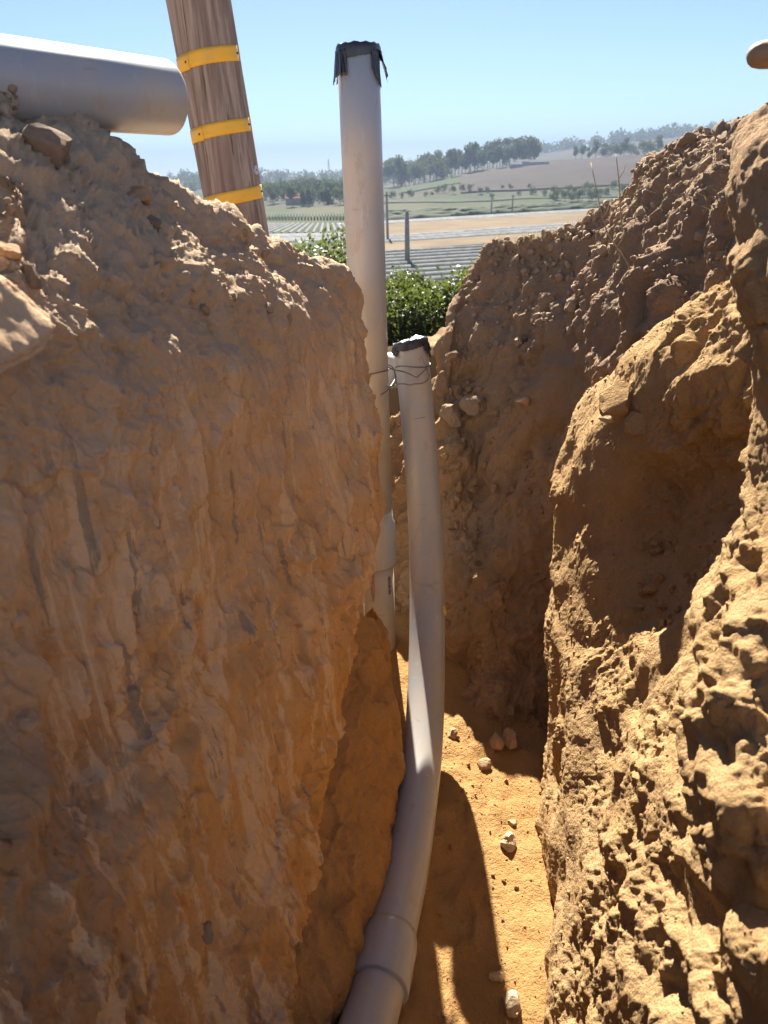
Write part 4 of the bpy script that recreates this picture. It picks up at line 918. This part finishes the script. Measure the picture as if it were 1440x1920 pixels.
# hillside fields that follow the slope of the ground
def drape(name, az0, az1, r0, r1, mat, lift, skew=0, n=30, mth=10):
    V = []
    for i in range(n + 1):
        for j in range(mth + 1):
            a = R(az0 + (az1 - az0) * i / n); r_ = r0 + (r1 - r0) * j / mth + skew * (i / n); x, y = r_ * math.sin(a), r_ * math.cos(a); V.append((x, y, gfull(x, y) + lift))
    return tag(link(name, np_mesh(name, V, grid_faces(n + 1, mth + 1)[:, ::-1]), mat), kind='structure')
def gfull(x, y):
    r_ = math.hypot(x, y); z_ = gz(x, y); p_ = np.array([[x, y, 0.]])
    if r_ > 640: z_ += min(1, (r_ - 3) / 200) * 2.2 * float(fbm(p_, .009, 3, 5)[0])
    return z_
M['bright_grass'] = flat('bright_grass', (0.031, 0.046, 0.014), (0.046, 0.062, 0.019), .02); M['brown_hill'] = flat('ploughed_hill', (0.040, 0.031, 0.026), (0.056, 0.043, 0.034), .02)
drape('hill_field', 2.0, 9.5, 860, 1010, M['bright_grass'], 1.0, 60); drape('hill_field', 6.5, 21, 760, 1080, M['brown_hill'], 1.4, 20)
drape('hill_field', 0, 24, 655, 740, M['vine_field'], .8, 0)

# ------------------------------------------------------------------ trees of the valley and the far hills
def blob_set(kind, seed):
    rnd = random.Random(seed); bl = []
    if kind == 'tall':
        for _ in range(11): a = rnd.uniform(0, 6.28); zz = rnd.uniform(.38, .95); rr_ = .20 * rnd.random() ** .5 * (1.2 - .5 * abs(zz - .7)); bl.append(((rr_ * math.cos(a), rr_ * math.sin(a), zz), rnd.uniform(.06, .13)))
    elif kind == 'round':
        for _ in range(12): a = rnd.uniform(0, 6.28); zz = rnd.uniform(.25, .82); rr_ = .34 * rnd.random() ** .5; bl.append(((rr_ * math.cos(a), rr_ * math.sin(a), zz), rnd.uniform(.10, .20)))
    else:
        for _ in range(14): zz = rnd.uniform(.12, .95); a = rnd.uniform(0, 6.28); rr_ = .18 * (1 - zz); bl.append(((rr_ * math.cos(a), rr_ * math.sin(a), zz), .04 + .12 * (1 - zz)))
    return bl
SRC = {}
def far_tree(kind, x, y, h, label, group, mat='leaf_far', seed=0):
    key = (kind, mat, seed % 3)
    if key not in SRC:
        root = make_tree('distant_tree', (0, 0, 0), 1.0, blob_set(kind, seed % 3 + len(kind) * 7), 800, .075, M[mat], seed % 3 + len(kind), .022, aspect=1.2); SRC[key] = root; r_ = root; first = True
    else:
        src = SRC[key]; r_ = src.copy(); COL.objects.link(r_)
        for ch in src.children: c = ch.copy(); COL.objects.link(c); c.parent = r_
    r_.location = (x, y, gfull(x, y) - .3); r_.scale = (h * 1.0, h * 1.0, h); r_.rotation_euler = (0, 0, (seed * 2.4) % 6.28); tag(r_, label, 'tree', group)
def az_of(px): v = at(px, 325, 1.0) - CM.to_translation(); return math.atan2(v.x, v.y)
rnd = random.Random(5); sd = 0
def grove(px0, px1, r0, r1, n, hlo, hhi, kinds, label, group, mat='leaf_far'):
    global sd
    for i in range(n):
        a = az_of(px0 + (px1 - px0) * (i + rnd.uniform(.1, .9)) / n); r_ = rnd.uniform(r0, r1); sd += 1
        far_tree(rnd.choice(kinds), r_ * math.sin(a), r_ * math.cos(a), rnd.uniform(hlo, hhi), label, group, mat, sd)
grove(735, 1000, 1030, 1160, 44, 24, 40, ('tall', 'tall', 'round'), 'tall dark tree in the grove along the far hill crest right of the tall conduit', 'grove on the far hill')
grove(1075, 1235, 1080, 1200, 16, 14, 26, ('round', 'tall'), 'dark tree on the skyline above the brown hillside', 'trees above the brown hillside')
grove(490, 650, 660, 1000, 46, 12, 22, ('round', 'cone', 'tall'), 'tree in the wooded valley left of the tall conduit', 'trees in the left valley')
grove(725, 1180, 690, 800, 30, 5, 10, ('round',), 'bushy tree in the hedge below the hillside', 'hedge below the hillside', 'leaf_far2')
grove(1030, 1130, 620, 640, 8, 7, 12, ('round',), 'dark bush at the far edge of the pale crop field', 'bushes by the pale crop field')
grove(720, 830, 1500, 1700, 16, 34, 48, ('round', 'tall'), 'hazy tall tree behind the dark grove', 'hazy trees behind the grove')
# a far-off wood that reads as one mass
def wood(name, px0, px1, r0, r1, n, hlo, hhi, seed, label):
    r_ = np.random.default_rng(seed); V, F = [], []
    for i in range(n):
        a = az_of(px0 + (px1 - px0) * r_.random()); q = r_.uniform(r0, r1); x, y = q * math.sin(a), q * math.cos(a); h = r_.uniform(hlo, hhi); bl = [((x + dx * h * .25, y, gfull(x, y) + h * zz), h * .3) for dx, zz in ((0, .75), (-1, .4), (1, .45), (0, .25))]
        v, f = leaf_cloud(60, bl, h * .28, seed + i, 1.1); F.append(f + sum(len(t) for t in V)); V.append(v)
    return tag(link(name, np_mesh(name, np.concatenate(V), np.concatenate(F)), M['leaf_far']), label, 'wood', kind='stuff')
wood('far_wood', 980, 1420, 2450, 2720, 150, 18, 34, 3, 'bluish far-off wood along the right skyline'); wood('far_wood', 300, 740, 1500, 2600, 170, 12, 24, 4, 'bluish far-off wood on the left horizon')

# field poles, mast, hillside buildings
M['pole_grey'] = flat('grey_post', (.20, .18, .165), (.30, .28, .26), 2); M['white_wall'] = flat('white_wall', (0.198, 0.198, 0.192), (0.260, 0.260, 0.254), .5); M['roof_red'] = flat('red_roof', (.30, .10, .07), (.4, .16, .11), .5)
def field_pole(px, py_top, py_bot, r_, wires, label):
    b_ = vp(px, py_bot); o_, d_ = ray(px - 3, py_top); t = math.hypot(b_.x, b_.y) / math.hypot(d_.x, d_.y); top = o_ + d_ * t; h = top.z - b_.z
    root = empty('field_pole', b_); adopt(tube('post', [b_ - Vector((0, 0, 1)), b_ + Vector((0, 0, h * .5)), b_ + Vector((0, 0, h))], [r_, r_ * .9, r_ * .75], M['pole_grey'], seg=10), root)
    if wires: adopt(tube('crossarm', [b_ + Vector((-h * .07, 0, h * .93)), b_ + Vector((0, 0, h * .935)), b_ + Vector((h * .07, 0, h * .93))], r_ * .5, M['pole_grey'], seg=6), root)
    tag(root, label, 'pole')
field_pole(764, 396, 492, .75, False, 'thick grey post standing in the nearest crop field'); field_pole(727, 360, 450, .5, True, 'thin dark pole close to the right side of the tall conduit')
field_pole(960, 365, 402, .55, True, 'thin pole at the far edge of the straw field'); field_pole(921, 373, 404, .5, False, 'smaller thin pole left of the far edge pole')
a = az_of(617); q = 1900; x, y = q * math.sin(a), q * math.cos(a); zb = gfull(x, y); h = 52
root = empty('radio_mast', (x, y, zb))
for sx, sy in ((-1, -1), (1, -1), (1, 1), (-1, 1)): adopt(tube('leg', [Vector((x + sx * 3, y + sy * 3, zb - 1)), Vector((x + sx * .6, y + sy * .6, zb + h))], .45, M['pole_grey'], seg=6), root)
for j in range(7):
    zz = h * (j + .5) / 7; w = 3 - 2.4 * (j + .5) / 7
    for s_ in (-1, 1): adopt(tube('brace', [Vector((x - w * s_, y - w, zb + zz - 3)), Vector((x + w * s_, y - w, zb + zz + 3))], .25, M['pole_grey'], seg=5), root)
tag(root, 'slender radio mast on the horizon left of the tall conduit', 'mast')
def house(px, r_, w, dpt, h, roof, label):
    a = az_of(px); x, y = r_ * math.sin(a), r_ * math.cos(a); z_ = gfull(x, y); root = empty('farm_building', (x, y, z_)); bm = bmesh.new()
    def boxm(nm, x0, x1, y0, y1, z0, z1, mat):
        V = [(x_, y_, zz) for x_ in (x0, x1) for y_ in (y0, y1) for zz in (z0, z1)]; F = [(0, 1, 3, 2), (4, 6, 7, 5), (0, 4, 5, 1), (2, 3, 7, 6), (0, 2, 6, 4), (1, 5, 7, 3)]
        me = bpy.data.meshes.new(nm); me.from_pydata(V, [], F); o = link(nm, me, mat, root, smooth=False); return o
    boxm('wall', -w / 2, w / 2, -dpt / 2, dpt / 2, -1, h, M['white_wall'])
    e_ = .6; V = [(-w / 2 - e_, -dpt / 2 - e_, h + .02), (w / 2 + e_, -dpt / 2 - e_, h + .02), (w / 2 + e_, dpt / 2 + e_, h + .02), (-w / 2 - e_, dpt / 2 + e_, h + .02), (-w / 2 - e_, 0, h + dpt * .3), (w / 2 + e_, 0, h + dpt * .3)]
    me = bpy.data.meshes.new('roof'); me.from_pydata(V, [], [(0, 1, 5, 4), (2, 3, 4, 5), (0, 4, 3), (1, 2, 5), (0, 3, 2, 1)]); link('roof', me, roof, root, smooth=False)
    for j in range(3): boxm('window', -w * .38 + w * .3 * j, -w * .22 + w * .3 * j, -dpt / 2 - .06, -dpt / 2 - .01, h * .35, h * .75, M['pole_grey'])
    tag(root, label, 'building')
house(556, 690, 22, 12, 6, M['roof_red'], 'red-roofed farm building among the trees of the left valley'); house(612, 900, 20, 10, 6, M['white_wall'], 'pale farm building high in the left valley woods')
house(966, 1000, 14, 9, 5, M['white_wall'], 'small white building on the brown hill below the grove'); house(978, 1015, 16, 9, 6, M['white_wall'], 'white building just right of the smaller one below the grove'); house(1005, 1020, 30, 10, 4, M['white_wall'], 'long low white shed right of the two hill buildings')

# ------------------------------------------------------------------ haze
HZ = (-5200, 5200, -5200, 5200, VALLEY - 6, 190)
V = [(x_, y_, z_) for x_ in HZ[:2] for y_ in HZ[2:4] for z_ in HZ[4:]]
me = bpy.data.meshes.new('haze'); me.from_pydata(V, [], [(0, 1, 3, 2), (4, 6, 7, 5), (0, 4, 5, 1), (2, 3, 7, 6), (0, 2, 6, 4), (1, 5, 7, 3)]); hz = link('haze', me, None, smooth=False)
m = bpy.data.materials.new('haze_air'); m.use_nodes = True; nt = m.node_tree; nt.nodes.clear()
ou = nt.nodes.new('ShaderNodeOutputMaterial'); vv = nt.nodes.new('ShaderNodeVolumePrincipled'); nt.links.new(vv.outputs[0], ou.inputs['Volume'])
vv.inputs['Color'].default_value = (.55, .68, .86, 1); vv.inputs['Density'].default_value = .00034; vv.inputs['Anisotropy'].default_value = -.3
me.materials.append(m); tag(hz, 'thin pale blue haze filling the valley air', 'haze', kind='stuff')
